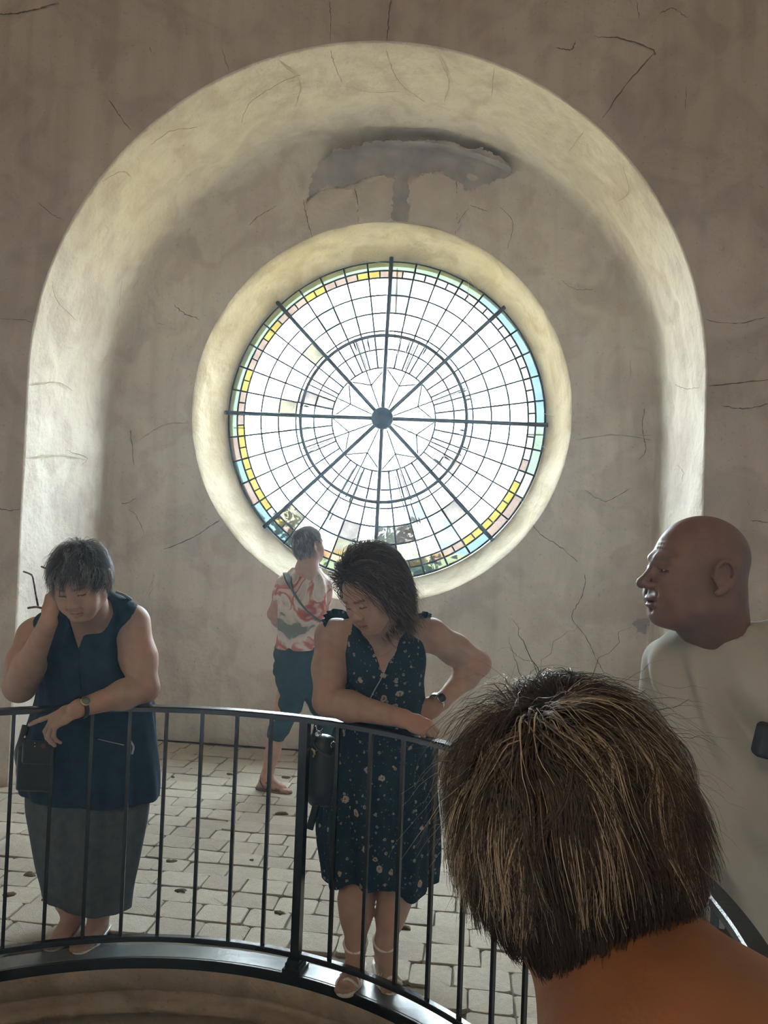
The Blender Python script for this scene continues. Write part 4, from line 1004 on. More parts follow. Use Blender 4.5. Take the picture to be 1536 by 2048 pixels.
# bag at her right hip
bag = thing('crossbody_bag', 'black leather crossbody bag hanging at the hip of the person in the navy top', 'bag', at(66, 1500, 2.90))
bf = Field(); R_b = frame((.12, -1, 0), (0, 0, 1))
def bx_(f, c, s, R, k=.01, rd=.012):
    c = np.asarray(c, float); s = np.asarray(s, float)
    def fn(P):
        q = np.abs((P-c)@R)-s+rd; return np.linalg.norm(np.maximum(q, 0), axis=1)+np.minimum(q.max(1), 0)-rd
    m = np.linalg.norm(s); f.add(fn, c-m, c+m, k)
bx_(bf, at(74, 1535, 2.88), (.070, .028, .085), R_b)
V, F = surface(bf, bf.bounds()[0]-.01, bf.bounds()[1]+.01, .005); obj('pouch', V, F, BLK, bag)
bf = Field(); bx_(bf, at(76, 1505, 2.845), (.060, .010, .045), R_b); V, F = surface(bf, bf.bounds()[0]-.01, bf.bounds()[1]+.01, .004); fl_ = obj('flap', V, F, BLK, bag)
V, F = tube([at(87, 1492, 2.832), at(87, 1492, 2.824)], .009, 14); obj('clasp', V, F, mat('dull_copper', (.12, .05, .04), .5), fl_)
for yy in (1486, 1493): V, F = tube([at(70, yy, 2.832), at(70, yy, 2.825)], .003, 8); obj('rivet', V, F, CHROME, fl_)
V, F = tube(bez([at(52, 1450, 2.92), at(44, 1480, 2.90), at(36, 1510, 2.90), at(42, 1545, 2.90)], 6), .016, 6, flat=.2); obj('strap', V, F, BLK, bag)
V, F = tube([at(51, 1474, 2.885), at(51, 1474, 2.875)], .006, 12); obj('buckle', V, F, CHROME, bag)

# ------------------------------------------------------------------ woman in the floral dress
def floral():
    m = cloth('navy_floral', (.014, .034, .056), (.018, .042, .066), 30, .003, 14, transl=.04); N = m.node_tree.nodes; L = m.node_tree.links; b = N['Principled BSDF']
    g = N.new('ShaderNodeNewGeometry'); old = b.inputs['Base Color'].links[0].from_socket; col = old
    for sc, thr, soft, cc, off in ((21, .10, .02, (.44, .36, .31), 0), (38, .09, .03, (.30, .30, .33), 3.7), (70, .08, .05, (.14, .19, .23), 7.1)):
        mp = N.new('ShaderNodeMapping'); mp.inputs['Location'].default_value = (off, off*.7, off*1.3); L.new(g.outputs['Position'], mp.inputs[0])
        nz = N.new('ShaderNodeTexNoise'); nz.inputs['Scale'].default_value = 70; L.new(g.outputs['Position'], nz.inputs['Vector'])
        mv = N.new('ShaderNodeVectorMath'); mv.operation = 'MULTIPLY_ADD'; L.new(nz.outputs['Color'], mv.inputs[0]); mv.inputs[1].default_value = (.022*17/sc,)*3; L.new(mp.outputs[0], mv.inputs[2])
        v = N.new('ShaderNodeTexVoronoi'); v.inputs['Scale'].default_value = sc; v.inputs['Randomness'].default_value = .9; L.new(mv.outputs[0], v.inputs['Vector'])
        sx = N.new('ShaderNodeSeparateColor'); L.new(v.outputs['Color'], sx.inputs[0])
        ml = N.new('ShaderNodeMath'); ml.operation = 'MULTIPLY_ADD'; L.new(sx.outputs[0], ml.inputs[0]); ml.inputs[1].default_value = .20; ml.inputs[2].default_value = thr
        sb = N.new('ShaderNodeMath'); sb.operation = 'SUBTRACT'; L.new(ml.outputs[0], sb.inputs[0]); L.new(v.outputs['Distance'], sb.inputs[1])
        r = N.new('ShaderNodeMapRange'); r.inputs['From Min'].default_value = 0; r.inputs['From Max'].default_value = soft*2; L.new(sb.outputs[0], r.inputs['Value'])
        cr = N.new('ShaderNodeValToRGB'); e = cr.color_ramp.elements; e[0].position = .05; e[0].color = (.16, .07, .04, 1); e[1].position = .13; e[1].color = (*cc, 1); L.new(v.outputs['Distance'], cr.inputs[0])
        x = N.new('ShaderNodeMix'); x.data_type = 'RGBA'; L.new(r.outputs[0], x.inputs[0]); L.new(col, x.inputs[6]); L.new(cr.outputs[0], x.inputs[7]); col = x.outputs[2]
    L.new(col, b.inputs['Base Color']); return m
FLOR = floral()
w2 = person('person in a navy floral dress with ruffled shoulders, head bowed, one hand on the hip', (*at(745, 1955, 2.93)[:2], 0))
fr2 = head_at(712, 1214, 2.56, (-.40, -.72, -.50), (-.32, -.25, .92), 1.05)
f = Field(); f.sub_field(head_field(fat=.001), .01, fr2)
hb = fr2[0]+fr2[1]@(np.array([0, -.03, -.06])*fr2[2]); nb = at(768, 1268, 2.86)
ch2 = [sec(722, 806, 1236, 2.88, .06), sec(698, 838, 1252, 2.89, .09), sec(694, 846, 1290, 2.90, .115), sec(694, 844, 1340, 2.92, .125), sec(700, 838, 1400, 2.96, .12), sec(706, 840, 1470, 3.01, .11)]
f.add(*loft(ch2), .03); f.cap(hb, nb, .050, .056, .04); f.cap(nb, at(766, 1320, 2.87), .06, .07, .05)
sR, eR, wR = at(664, 1272, 2.93), at(655, 1402, 2.835), at(806, 1437, 2.70)
sL, eL, wL = at(862, 1270, 2.95), at(956, 1328, 3.08), at(884, 1402, 2.93)
f.cap(sR, sR*.5+eR*.5, .060, .062, .03); f.cap(sR*.5+eR*.5, eR, .062, .052, .03); q = eR*.7+wR*.3; f.cap(eR, q, .052, .050, .02); f.cap(q, wR, .050, .031, .03)
f.cap(sL, sL*.5+eL*.5, .056, .056, .03); f.cap(sL*.5+eL*.5, eL, .056, .047, .03); q = eL*.65+wL*.35; f.cap(eL, q, .047, .044, .02); f.cap(q, wL, .044, .029, .03)
f.cap(sR, at(710, 1262, 2.90), .052, .05, .04); f.cap(sL, at(825, 1260, 2.91), .052, .05, .04)
hand_prims(f, wR, frame((.92, -.12, -.30), (.05, -.55, .83)), .98, -1, fing=[(.7, 1.1, .8), (.8, 1.2, .8), (.85, 1.2, .8), (.9, 1.2, .8)], thumb=(.3, .9), wr=.029)
hand_prims(f, wL, frame((-.80, -.05, -.60), (-.1, -.9, .3)), .98, 1, fing=[(.5, .9, .6)]*4, thumb=(.5, .5), wr=.028)
wmat = mat('white_sandal_strap', (.75, .72, .66), .5)
legs2 = [((716, 1775, 2.97), (712, 1800, 2.94), (711, 1893, 2.90), .060, .062, .036, (-.05, -1)), ((792, 1750, 2.98), (790, 1800, 2.97), (768, 1925, 2.93), .066, .056, .037, (.30, -.95))]
for k_, (a, b, c, r0, r1, r2, d) in enumerate(legs2):
    A, B, C_ = at(*a), at(*b), at(*c); C_[2] = .10
    f.cap(at(768, 1510, 3.0)+[(-.05, .05)[k_], .03, 0], A, .095, r0, .02); f.cap(A, B, r0, r1, .02); M_ = B*.62+C_*.38; f.cap(B, M_, r1, r1*.86, .03); f.cap(M_, C_, r1*.84, r2, .03)
    T = foot(f, C_, d, .95)
    st = [[(.11, .043, .012), (.095, .01, .050), (.07, -.035, .020)], [(.11, -.046, .012), (.095, -.005, .052), (.07, .038, .020)], [(.125, .042, .012), (.13, .0, .042), (.125, -.044, .012)]]
    t = np.linspace(0, 2*np.pi, 13); st.append([(.002+.043*math.cos(x), .041*math.sin(x), .105-.018*math.cos(x)) for x in t])
    st.append([(-.035, .0, .11), (-.048, .012, .06), (-.04, .02, .01)])
    s_ = sandal('sandal', w2, T, wmat, .95, st)
c = at(768, 1480, 3.0); f.cap(c, c-[0, 0, .1], .08, .09, .04)
lo, hi = f.bounds(); V, F = surface(f, lo-.02, hi+.02, .0044)
body_obj('body', w2, V, F, fr2, SK, (.44, .29, .235), (.40, .21, .17), (.12, .08, .06))
tf = Field()
d2 = [(x, y, z, a+.008, b+.012) for x, y, z, a, b in ch2[:5]]
d2[2] = sec(689, 851, 1290, 2.905, .13); d2[3] = sec(688, 850, 1340, 2.925, .14); d2[4] = sec(690, 848, 1400, 2.965, .135)
d2 += [sec(672, 862, 1450, 3.0, .15), sec(655, 866, 1510, 3.03, .165), sec(644, 870, 1580, 3.04, .175), sec(638, 874, 1660, 3.04, .18), sec(644, 874, 1710, 3.03, .18), sec(656, 868, 1745, 3.02, .175)]
fold2 = lambda t, z: (.012*np.sin(8*t+1+1.5*z)+.008*np.sin(15*t+3*z+2))*np.clip((.95-z)/.45, .08, 1)+.003*np.sin(40*z+4*t)*np.clip((z-.9)/.15, 0, 1)
tf.add(*loft(d2, fold=fold2), .02)
vcut(tf, at(765, 1349, 2.77), (1, 0, .0), (0, -1, .1), .42, .22, .04); tf.ell(nb+np.array([0, -.01, .03]), (.080, .085, .06), .015, op=1); tf.cap(hb, nb, .056, .062, .01, op=1)
for s, e in ((sR, eR), (sL, eL)): tf.cap(s+[0, 0, .01], s*.5+e*.5, .063, .062, .010, op=1)
hm = d2[-1]; tf.ell((hm[0], hm[1], hm[2]-.06), (hm[3]-.01, hm[4]-.01, .13), .006, op=1)
lo, hi = tf.bounds(); V, F = surface(tf, lo-.03, hi+.03, .0066); V[:, 2] += np.clip((hm[2]+.12-V[:, 2])/.12, 0, 1)*(.022*np.sin((V[:, 0]-hm[0])*17+2)+.012*np.sin(V[:, 0]*41)-.012); dr = obj('dress', V, F, FLOR, w2)
def ruffle(pts, amp, wdt, n):
    P = bez(pts, n); m = len(P); T = np.gradient(P, axis=0); T /= np.linalg.norm(T, axis=1)[:, None]; c = P.mean(0)
    out = []
    for row, h in enumerate((0, .35, .7, 1)):
        s = np.arange(m); w_ = np.sin(s*1.45+row*.2)*amp*h; up_ = np.array([0, 0, 1.]); side = np.cross(T, up_); side /= np.linalg.norm(side, axis=1)[:, None]+1e-9
        out.append(P+up_*(wdt*h*.75)+(P-c)/np.linalg.norm(P-c, axis=1)[:, None]*wdt*h*.5+side*w_[:, None])
    A = np.concatenate(out); B = A+[0, .0025, -.0025]; Fq = grid_faces(4, m); n_ = len(A)
    return np.concatenate([A, B]), [np.concatenate([Fq, Fq[:, ::-1]+n_])]
for pts in ([at(650, 1254, 2.86), at(662, 1236, 2.88), at(690, 1238, 2.90), at(698, 1262, 2.86)], [at(834, 1280, 2.86), at(836, 1250, 2.89), at(852, 1240, 2.93), at(864, 1252, 2.98)]):
    V, F = ruffle(pts, .010, .026, 12); obj('ruffle', V, F, FLOR, dr)
V, F = tube(bez([at(790, 1288, 2.775), at(768, 1345, 2.775), at(748, 1382, 2.80), at(738, 1402, 2.82)], 8), .0022, 5); obj('neckline_piping', V, F, mat('pale_piping', (.35, .38, .38), .7), dr)
V, F = tube(bez([at(741, 1280, 2.79), at(752, 1305, 2.78), at(763, 1312, 2.78), at(778, 1300, 2.78), at(788, 1280, 2.79)], 6), .0009, 5); obj('necklace', V, F, CHROME, w2)
cp = cap_hair(fr2, thick=.002); cp.ell((0, .115, .035), (.10, .072, .080), .01, op=1); V, F = in_frame(cp, fr2, .0045); obj('hair_base', V, F, hcap('brown_hair_base', (.035, .032, .035)), w2)
ok_w = lambda P: ~((P[:, 1] > .042) & (P[:, 2] < .080)) & ~((P[:, 0] > .02) & (P[:, 1] > .03) & (P[:, 2] < .075)) & ~((P[:, 1] > .0) & (P[:, 2] < .0)) & (P[:, 2] > -.07)
strands('hair', w2, HAIR, fr2, SCALP, ok_w, 6500, lambda P, r: np.full(len(P), .165)+.01*(P[:, 0] < 0), .0013, 32, gcols((.030, .024, .022), (.075, .052, .036), (.30, .20, .11)), whorl=(.03, .055, .10), lift=.050, grav=.75, flow=lambda p, g: np.array([-.25, -.75, 0])*(p[:, 1:2] > -.03)*np.where(p[:, 0:1] > -.055, 1, .35), clump=.55, fly=.06, seg=10, curl=.26, nclump=200, wave=.45)
watch(w2, at(875, 1403, 2.92), wL-eL, (.2, -.9, .3), .030, CHROME, CHROME, BLK)
bag2 = thing('shoulder_bag', 'dark teal studded leather bag with rings and a gold bee beside the floral dress', 'bag', at(650, 1560, 2.86))
TEAL = mat('teal_leather', (.022, .040, .046), .4, .5, bump=.001, bscale=50)
Rb = frame((.15, -1, 0), (0, 0, 1))
bf = Field(); bx_(bf, at(652, 1552, 2.90), (.065, .035, .125), Rb, rd=.03); bf.cap(at(645, 1500, 2.88), at(640, 1585, 2.88), .045, .05, .03)
V, F = surface(bf, bf.bounds()[0]-.01, bf.bounds()[1]+.01, .005); pouch = obj('pouch', V, F, TEAL, bag2)
V, F = tube(bez([at(632, 1458, 2.86), at(626, 1480, 2.86), at(634, 1500, 2.85), at(660, 1520, 2.84), at(672, 1506, 2.85)], 6), .02, 6, flat=.25); obj('flap', V, F, TEAL, bag2)
V, F = tube(bez([at(628, 1470, 2.87), at(634, 1452, 2.88), at(652, 1440, 2.92), at(690, 1400, 2.98)], 6), .012, 6, flat=.25); obj('strap', V, F, TEAL, bag2)
t = np.linspace(0, 2*np.pi, 20, endpoint=False); rw = at(638, 1460, 2.84)
V, F = tube(rw+np.stack([.012*np.cos(t), 0*t, .016*np.sin(t)], 1), .0022, 6, True); obj('ring', V, F, CHROME, bag2)
V, F = tube(at(667, 1497, 2.83)+np.stack([.010*np.cos(t), 0*t, .012*np.sin(t)], 1)[:14], .0022, 6); obj('ring', V, F, CHROME, bag2)
V, F = tube([at(640, 1472, 2.835), at(640, 1480, 2.83)], [.007, .004], 10); obj('clasp', V, F, CHROME, bag2)
for x, y in ((657, 1513), (652, 1540), (646, 1567), (640, 1594)):
    c = at(x, y, 2.858); V, F = tube([c+[0, .01, 0], c, c-[0, .004, 0]], [.0055, .0055, .003], 12); obj('stud', V, F, mat('pewter', (.35, .38, .38), .35, metal=.8) if y == 1513 else bpy.data.materials['pewter'], bag2)
c = at(628, 1512, 2.828); V, F = merge([tube([c+[0, 0, .010], c, c-[0, 0, .012]], [.0025, .0045, .001], 8), tube([c, c+[-.010, 0, .014]], [.002, .0045], 6, flat=.3), tube([c, c+[.010, 0, .010]], [.002, .0045], 6, flat=.3), tube([c, c+[-.004, 0, -.018]], [.002, .003], 6, flat=.3), tube([c, c+[.008, 0, -.010]], [.002, .004], 6, flat=.3)]); obj('bee_ornament', V, F, GOLD, bag2)
V, F = tube(bez([at(632, 1618, 2.86), at(626, 1640, 2.86), at(618, 1668, 2.86)], 5), .014, 6, flat=.25); obj('strap_end', V, F, TEAL, bag2); bag2.location.y += .045; bag2.location.x -= .008

# ------------------------------------------------------------------ woman walking by the wall
w3 = person('person seen from behind in a red and white patterned shirt, walking by the wall', (*at(560, 1585, 4.78)[:2], 0))
fr3_ = (at(618, 1090, 4.78), frame((.62, .75, .12), (0, 0, 1)), .98)
f = Field(); f.sub_field(head_field(), .01, fr3_); hb = fr3_[0]+np.array([0, -.01, -.06]); nb = at(614, 1142, 4.77)
f.cap(hb, nb, .052, .056, .03)
sl, el, wl = at(571, 1168, 4.80), at(549, 1228, 4.84), at(572, 1262, 5.0); sr, er, wr_ = at(647, 1170, 4.84), at(643, 1236, 4.90), at(675, 1240, 5.08)
for s, e, w_, sd_ in ((sl, el, wl, 1), (sr, er, wr_, -1)):
    f.cap(s, e, .050, .042, .03); f.cap(e, e*.65+w_*.35, .042, .040, .02); f.cap(e*.65+w_*.35, w_, .040, .027, .03)
    hand_prims(f, w_, frame(w_-e, (0, -1, .4)), .95, sd_, bend=(.6, .8, .5), wr=.026)
f.cap(at(600, 1250, 4.80), at(596, 1325, 4.80), .09, .07, .03); f.cap(nb, at(606, 1250, 4.80), .07, .09, .05)
kA, aA = at(556, 1462, 4.78), at(534, 1556, 4.78); aA[2] = .09
f.cap(at(580, 1340, 4.8), kA, .055, .052, .03); f.cap(at(610, 1340, 4.8), at(655, 1455, 5.0), .055, .05, .03)
f.cap(kA, kA*.5+aA*.5, .052, .046, .02); f.cap(kA*.5+aA*.5, aA, .045, .034, .02); TA = foot(f, aA, (.97, -.22), .95)
kB, aB = at(655, 1455, 5.0), at(672, 1550, 5.12); aB[2] = .10; f.cap(kB, aB, .050, .036, .02); TB = foot(f, aB, (.97, .1), .95)
lo, hi = f.bounds(); V, F = surface(f, lo-.02, hi+.02, .0055); body_obj('body', w3, V, F, fr3_, SK, (.50, .32, .26), (.4, .2, .18), None)
SND = mat('tan_leather', (.20, .10, .075), .6)
for T in (TA, TB): sandal('sandal', w3, T, SND, .95, [[(.11, .043, .012), (.10, 0, .052), (.11, -.045, .012)], [(.085, .040, .012), (.08, 0, .058), (.085, -.042, .012)], [(.02, .036, .05), (-.045, 0, .075), (.02, -.036, .05)], [(.0, .036, .012), (-.03, .030, .07), (.03, .02, .085), (.03, -.03, .08)]])
def shirt_mat():
    m = bpy.data.materials.new('brushstroke_print'); m.use_nodes = True; N = m.node_tree.nodes; L = m.node_tree.links; b = N['Principled BSDF']; b.inputs['Roughness'].default_value = .85
    g = N.new('ShaderNodeNewGeometry'); n = N.new('ShaderNodeTexNoise'); n.inputs['Scale'].default_value = 6.0; n.inputs['Detail'].default_value = 3; n.inputs['Distortion'].default_value = .9; L.new(g.outputs['Position'], n.inputs['Vector'])
    r = N.new('ShaderNodeValToRGB'); r.color_ramp.interpolation = 'EASE'; e = r.color_ramp.elements
    for i, (p, c) in enumerate([(0, (.10, .13, .12)), (.36, (.20, .23, .20)), (.42, (.60, .53, .48)), (.50, (.70, .63, .58)), (.56, (.50, .20, .17)), (.60, (.48, .12, .10)), (.66, (.66, .50, .45)), (1, (.20, .22, .20))]):
        q = e[i] if i < 2 else e.new(p); q.position = p; q.color = (*c, 1)
    L.new(n.outputs['Fac'], r.inputs[0]); L.new(r.outputs[0], b.inputs['Base Color']); return m
tf = Field(); s3 = [sec(590, 640, 1136, 4.78, .055), sec(572, 650, 1148, 4.79, .085), sec(563, 655, 1165, 4.80, .11), sec(560, 652, 1200, 4.80, .125), sec(557, 646, 1240, 4.80, .13), sec(555, 640, 1270, 4.80, .135), sec(552, 636, 1296, 4.80, .14)]
tf.add(*loft(s3, fold=lambda t, z: .006*np.sin(5*t+8*z)+.003*np.sin(9*t+30*z)), .03)
tf.cap(sl, sl*.62+el*.38, .060, .058, .03); tf.cap(sr, sr*.62+er*.38, .060, .058, .03); tf.cap(nb, nb+[0, 0, .1], .056, None, .01, op=1)
lo, hi = tf.bounds(); V, F = surface(tf, lo-.02, hi+.02, .006); obj('shirt', V, F, shirt_mat(), w3)
pf = Field(); hp = [sec(552, 634, 1286, 4.80, .13), sec(549, 634, 1315, 4.80, .14), sec(552, 630, 1345, 4.80, .13)]
pf.add(*loft(hp), .04); pf.cap(at(578, 1340, 4.80), at(582, 1405, 4.79), .088, .072, .04); pf.cap(at(582, 1405, 4.79), at(555, 1466, 4.78), .070, .062, .03)
pf.cap(at(610, 1340, 4.82), at(638, 1400, 4.90), .086, .07, .04); pf.cap(at(638, 1400, 4.90), at(655, 1462, 5.0), .070, .062, .03)
lo, hi = pf.bounds(); V, F = surface(pf, lo-.02, hi+.02, .006); V += (vnoise(V*9, 4)*.004)[:, None]*np.array([1, 1, 0]); obj('cropped_trousers', V, F, cloth('teal_cotton', (.030, .066, .085), (.042, .085, .105), 12, .004, 10), w3)
bk = lambda x, y, Y: at(x, y, Y)
V, F = tube(bez([bk(572, 1146, 4.76), bk(578, 1165, 4.675), bk(590, 1190, 4.662), bk(608, 1215, 4.662), bk(630, 1235, 4.69), bk(642, 1243, 4.75)], 6), .021, 6, flat=.25); obj('crossbody_strap', V, F, cloth('grey_webbing', (.10, .13, .12), (.14, .17, .16)), w3)
V, F = in_frame(cap_hair(fr3_, thick=.004), fr3_, .005); obj('hair_base', V, F, hcap('ash_hair_base', (.12, .11, .10)), w3)
strands('hair', w3, HAIR, fr3_, SCALP, ok_f, 1600, lambda P, r: np.full(len(P), .045), .0013, 33, gcols((.13, .12, .11), (.30, .28, .24), (.60, .56, .48)), whorl=(0, -.06, .11), lift=.014, grav=.3, clump=.4, fly=.01, seg=6)
o3, R3, _ = fr3_; gp = lambda x, y, z: o3+R3@np.array([x, y, z])
t = np.linspace(0, 2*np.pi, 17)[:-1]
eg = [tube(np.array([gp(s*.034+.022*math.cos(a), .100-.003*math.cos(a), .002+.017*math.sin(a)) for a in t]), .0014, 5, True) for s in (-1, 1)]+[tube([gp(s*.056, .098, .008), gp(s*.080, .05, .008), gp(s*.084, -.01, .006)], .0014, 5) for s in (-1, 1)]+[tube([gp(-.012, .103, .006), gp(.012, .103, .006)], .0014, 5)]
V, F = merge(eg); obj('glasses', V, F, mat('gold_wire', (.55, .45, .30), .35, metal=.8), w3)

# ------------------------------------------------------------------ bald man
m1 = person('bald person in a pale grey T-shirt standing in profile at the right', (*at(1450, 1700, 1.98)[:2], 0))
frm = (at(1391, 1144, 1.80), frame((-.955, -.24, .03), (.0, 0, 1)), 1.085)
f = Field(); f.sub_field(head_field(jaw=1.0, nose=1.10, fat=.005, brow=1.35, mouth=.0008, old=1), .01, frm)
L2 = lambda x, y, z: frm[0]+frm[1]@(np.array([x, y, z])*frm[2])
f.cap(L2(0, -.045, -.045), at(1432, 1236, 1.885), .066, .070, .03); f.cap(L2(0, .022, -.085), at(1394, 1236, 1.87), .038, .052, .03)
f.cap(L2(0, -.02, -.07), at(1414, 1232, 1.87), .055, .064, .03); f.cap(at(1425, 1236, 1.9), at(1440, 1330, 1.97), .05, .07, .04)
f.add(*loft([sec(1395, 1490, 1275, 1.92, .05), sec(1345, 1570, 1310, 1.95, .075), sec(1325, 1600, 1360, 1.97, .10), sec(1325, 1615, 1500, 1.99, .11)], -.12), .03)
sR, eR, wR = at(1336, 1322, 2.02), at(1326, 1480, 2.06), at(1375, 1590, 2.0); sL, eL, wL = at(1590, 1300, 1.84), at(1660, 1470, 1.86), at(1680, 1620, 1.74)
for s, e, w_, sd_ in ((sR, eR, wR, -1), (sL, eL, wL, 1)):
    f.cap(s, e, .052, .044, .03); f.cap(e, e*.65+w_*.35, .046, .044, .02); f.cap(e*.65+w_*.35, w_, .044, .029, .03); hand_prims(f, w_, frame(w_-e, (0, -.5, .8)), 1.02, sd_, bend=(.5, .7, .5), wr=.03)
lo, hi = f.bounds(); V, F = surface(f, lo-.02, hi+.02, .0031)
body_obj('body', m1, V, F, frm, mat('shade_darkened_skin', (.4, .2, .15), .5, .35, attr=True, bump=.0008, bscale=120), (.205, .125, .110), (.19, .10, .09), (.14, .11, .10), lash=True, buzz=(.10, .085, .08))  # skin tone lowered: the shade on the face is put into the colour
for s in (-1, 1):
    c = L2(s*.031, .0772, .0002); t_ = Field(); t_.ell(c, (.0108, .0112, .0042), .01, frm[1]); V, F = surface(t_, c-.018, c+.018, .0015)
    L = (V-c)@frm[1]; dirn = L/np.linalg.norm(L, axis=1)[:, None]; ct = dirn@nrm((-.1*s, 1, .05)); col = np.where((ct > .93)[:, None], np.array([.05, .035, .03]), np.array([.30, .27, .25])); obj('eye', V, F, mat('wet_eye', (.5, .5, .5), .1, attr=True) if s < 0 else bpy.data.materials['wet_eye'], m1, True, col)
TEE = cloth('pale_jersey', (.44, .43, .39), (.49, .48, .44), 5, .006, 5, rough=.9, transl=.05)
tf = Field(); TS = [sec(1372, 1500, 1240, 1.90, .07), sec(1350, 1550, 1266, 1.92, .095), sec(1314, 1600, 1298, 1.95, .12), sec(1298, 1625, 1345, 1.96, .145), sec(1300, 1635, 1400, 1.97, .155), sec(1305, 1640, 1500, 1.98, .165), sec(1300, 1645, 1600, 1.98, .18), sec(1310, 1650, 1700, 1.99, .175), sec(1330, 1655, 1780, 1.99, .165), sec(1340, 1655, 1815, 1.99, .16)]
def fold4(t, z):
    return .012*np.sin(5*t+11*z)*np.clip((1.4-z)/.25, .1, 1)+.016*np.sin(22*z+7*t+np.sin(3*t)*2)*np.clip((1.42-z)/.15, .2, 1)+.004*np.sin(50*z+7*t)
tf.add(*loft(TS, -.12, 2.1, fold=fold4), .03)
tf.cap(sR-[0, 0, .005], sR*.5+eR*.5, .061, .066, .035); tf.cap(sL+[0, 0, .01], sL*.5+eL*.5, .070, .070, .035)
tf.ell(at(1394, 1228, 1.86), (.074, .08, .058), .006, op=1); tf.cap(L2(0, -.045, -.055), at(1432, 1228, 1.88), .069, .072, .008, op=1)
for s, e, kx in ((sR, eR, 1), (sL, eL, 1)):
    q = s*.49+e*.51; d_ = nrm(e-s); tf.cap(q, q+d_*.2, .060, .060, .004, op=1)
lo, hi = tf.bounds(); V, F = surface(tf, lo-.02, hi+.02, .0066); V[:, 2] -= np.clip((1.05-V[:, 2])/.3, 0, 1)*(V[:, 0]-at(1420, 1790, 1.95)[0])*.25; tee = obj('t_shirt', V, F, TEE, m1)
cc = at(1400, 1252, 1.86)
pf = Field(); pf.add(*loft([sec(1345, 1650, 1740, 1.99, .155), sec(1350, 1650, 1850, 1.99, .15), (at(1500, 1900, 1.99)[0], 2.0, .55, .165, .13)]), .04)
for sx in (-1, 1): pf.cap((at(1500, 1900, 1.99)[0]+sx*.085, 2.0, .6), (at(1500, 1900, 1.99)[0]+sx*.09, 2.02, .07), .09, .06, .03)
lo, hi = pf.bounds(); V, F = surface(pf, lo-.02, hi+.02, .008); obj('trousers', V, F, cloth('brown_canvas', (.060, .048, .035), (.080, .064, .046), 12, .003), m1)
for sx in (-1, 1):
    sf = Field(); x = at(1500, 1900, 1.99)[0]+sx*.09; sf.cap((x, 2.03, .045), (x, 1.86, .04), .044, .040, .02); V, F = surface(sf, sf.bounds()[0]-.01, sf.bounds()[1]+.01, .006); V[:, 2] = np.maximum(V[:, 2], .002); obj('shoe', V, F, BLK, m1)
bf = Field(); bx_(bf, at(1536, 1482, 1.74), (.026, .02, .036), frame((0, -1, 0), (.2, 0, 1)), rd=.012); V, F = surface(bf, bf.bounds()[0]-.01, bf.bounds()[1]+.01, .004)
obj('pouch', V, F, cloth('slate_fabric', (.05, .06, .08), (.06, .07, .09)), m1, label='dark blue-grey pouch at the right edge')

# ------------------------------------------------------------------ nearest person, seen from behind
w5 = person('nearest person, seen from behind, with short highlighted brown hair and a bare neck', (.62, .06, 0))
upw = nrm(UP*.965-RT*.26); frn = (at(1160, 1690, .70), frame((.10, .97, -.10), upw), 1.09)
f = Field(); f.sub_field(head_field(), .01, frn); L5 = lambda x, y, z: frn[0]+frn[1]@(np.array([x, y, z])*frn[2])
n1, n2 = at(1296, 2060, .62), at(1410, 2280, .54)
f.cap(L5(0, -.030, -.05), n1, .056, .062, .03); f.cap(L5(0, -.01, -.07), n1+[0, .02, -.02], .050, .058, .03); f.cap(n1, n2, .062, .09, .05)
f.cap(at(1340, 2020, .62), at(1640, 2210, .54), .050, .052, .05)
tc = np.array([.25, .30, 1.10]); f.cap(n2, tc, .10, .13, .05)
sR, eR, wR = np.array([.40, .34, 1.20]), np.array([.43, .62, 1.00]), np.array([.27, .72, .955]); sL, eL, wL = np.array([.06, .42, 1.13]), np.array([.10, .50, .99]), np.array([.16, .64, .955])
f.cap(n2, sR, .07, .056, .05); f.cap(n2, sL, .06, .05, .05)
for s, e, w_, sd_ in ((sR, eR, wR, -1), (sL, eL, wL, 1)):
    f.cap(s, e, .052, .042, .03); f.cap(e, w_, .042, .028, .03); hand_prims(f, w_, frame((-.7, .6, -.05), (0, .1, 1)), .95, sd_, bend=(.5, .8, .5), wr=.026)
lo, hi = f.bounds(); V, F = surface(f, lo-.02, hi+.02, .0042)
SK5 = mat('shaded_warm_skin', (.5, .3, .2), .5, .35, attr=True, bump=.0005, bscale=200, sss=.25)
body_obj('body', w5, V, F, frn, SK5, (.30, .135, .070), (.4, .2, .18), None)  # base tone lowered: the dim light on the neck is in the colour
tf = Field(); tf.add(*loft([(.25, .30, 1.16, .15, .10), (.30, .27, 1.02, .17, .12), (.38, .22, .88, .18, .13), (.42, .18, .78, .20, .15)], -.75), .03); V, F = surface(tf, tf.bounds()[0]-.02, tf.bounds()[1]+.02, .008); obj('sleeveless_top', V, F, NAVY, w5)
tf = Field(); tf.add(*loft([(.42, .18, .85, .19, .14), (.46, .15, .72, .20, .15), (.52, .12, .6, .19, .14)], -.75), .03)
for s in ((.08, .07), (-.08, -.07)): tf.cap((.53+s[0], .12+s[1], .60), (.62+s[0], .06+s[1], .06), .09, .055, .03)
V, F = surface(tf, tf.bounds()[0]-.02, tf.bounds()[1]+.02, .008); obj('trousers', V, F, GREY, w5)
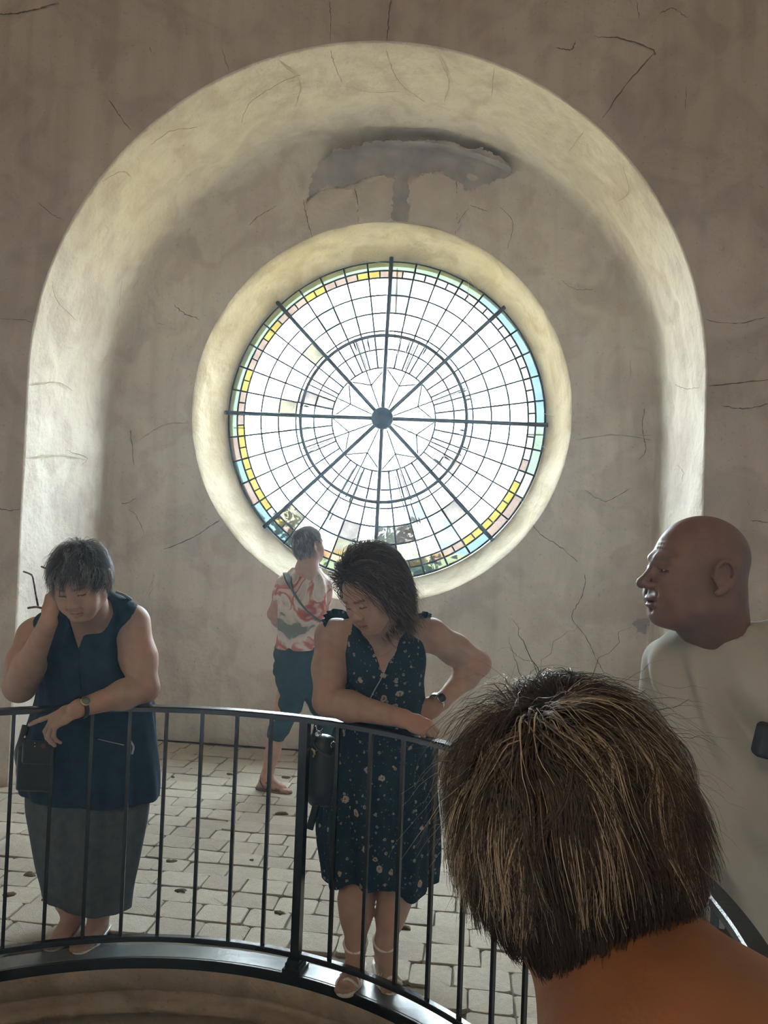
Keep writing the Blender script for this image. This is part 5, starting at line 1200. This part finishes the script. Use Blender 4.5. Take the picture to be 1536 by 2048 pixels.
for s in ((.08, .07), (-.08, -.07)):
    sf = Field(); sf.cap((.62+s[0], .05+s[1], .045), (.52+s[0], .16+s[1], .038), .042, .038, .02); V, F = surface(sf, sf.bounds()[0]-.01, sf.bounds()[1]+.01, .006); V[:, 2] = np.maximum(V[:, 2], .002); obj('shoe', V, F, BLK, w5)
V, F = in_frame(cap_hair(frn, thick=.003), frn, .0032); obj('hair_base', V, F, hcap('dark_brown_hair_base', (.022, .018, .018)), w5)
def fgcols(P, cl, r):  # left upper strands blonder to paint the backlight; darker toward the nape
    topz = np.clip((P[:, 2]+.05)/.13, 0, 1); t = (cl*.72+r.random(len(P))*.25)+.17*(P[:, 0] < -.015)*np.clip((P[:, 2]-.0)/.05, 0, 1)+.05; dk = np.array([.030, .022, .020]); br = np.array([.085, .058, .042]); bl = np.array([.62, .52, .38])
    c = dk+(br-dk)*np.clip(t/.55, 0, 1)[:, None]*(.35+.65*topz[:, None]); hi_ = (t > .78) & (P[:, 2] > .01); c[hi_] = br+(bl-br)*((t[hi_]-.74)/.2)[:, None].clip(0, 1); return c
ok_n = lambda P: ~((P[:, 1] > .045) & (P[:, 2] < .058)) & ~((P[:, 1] > -.025) & (P[:, 2] < .008)) & (P[:, 2] > -.052+.25*np.maximum(np.abs(P[:, 0])-.03, 0))
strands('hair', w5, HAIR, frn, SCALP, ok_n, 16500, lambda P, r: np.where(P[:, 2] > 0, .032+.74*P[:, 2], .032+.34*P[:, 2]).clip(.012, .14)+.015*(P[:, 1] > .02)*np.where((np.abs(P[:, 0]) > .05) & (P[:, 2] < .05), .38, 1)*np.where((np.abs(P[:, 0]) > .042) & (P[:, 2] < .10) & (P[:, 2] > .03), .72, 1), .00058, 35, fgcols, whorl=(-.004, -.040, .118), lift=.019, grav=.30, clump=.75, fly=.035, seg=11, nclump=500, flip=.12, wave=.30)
for s in (-1, 1):
    c = L5(s*.0805, -.006, -.048); ef = Field(); ef.ell(c, (.0045, .0045, .006), .003); ef.ell(c-[0, 0, .007], (.003, .003, .004), .003); V, F = surface(ef, c-.016, c+.012, .0012); obj('earring', V, F, mat('garnet_bead', (.04, .014, .012), .2) if s < 0 else bpy.data.materials['garnet_bead'], w5)
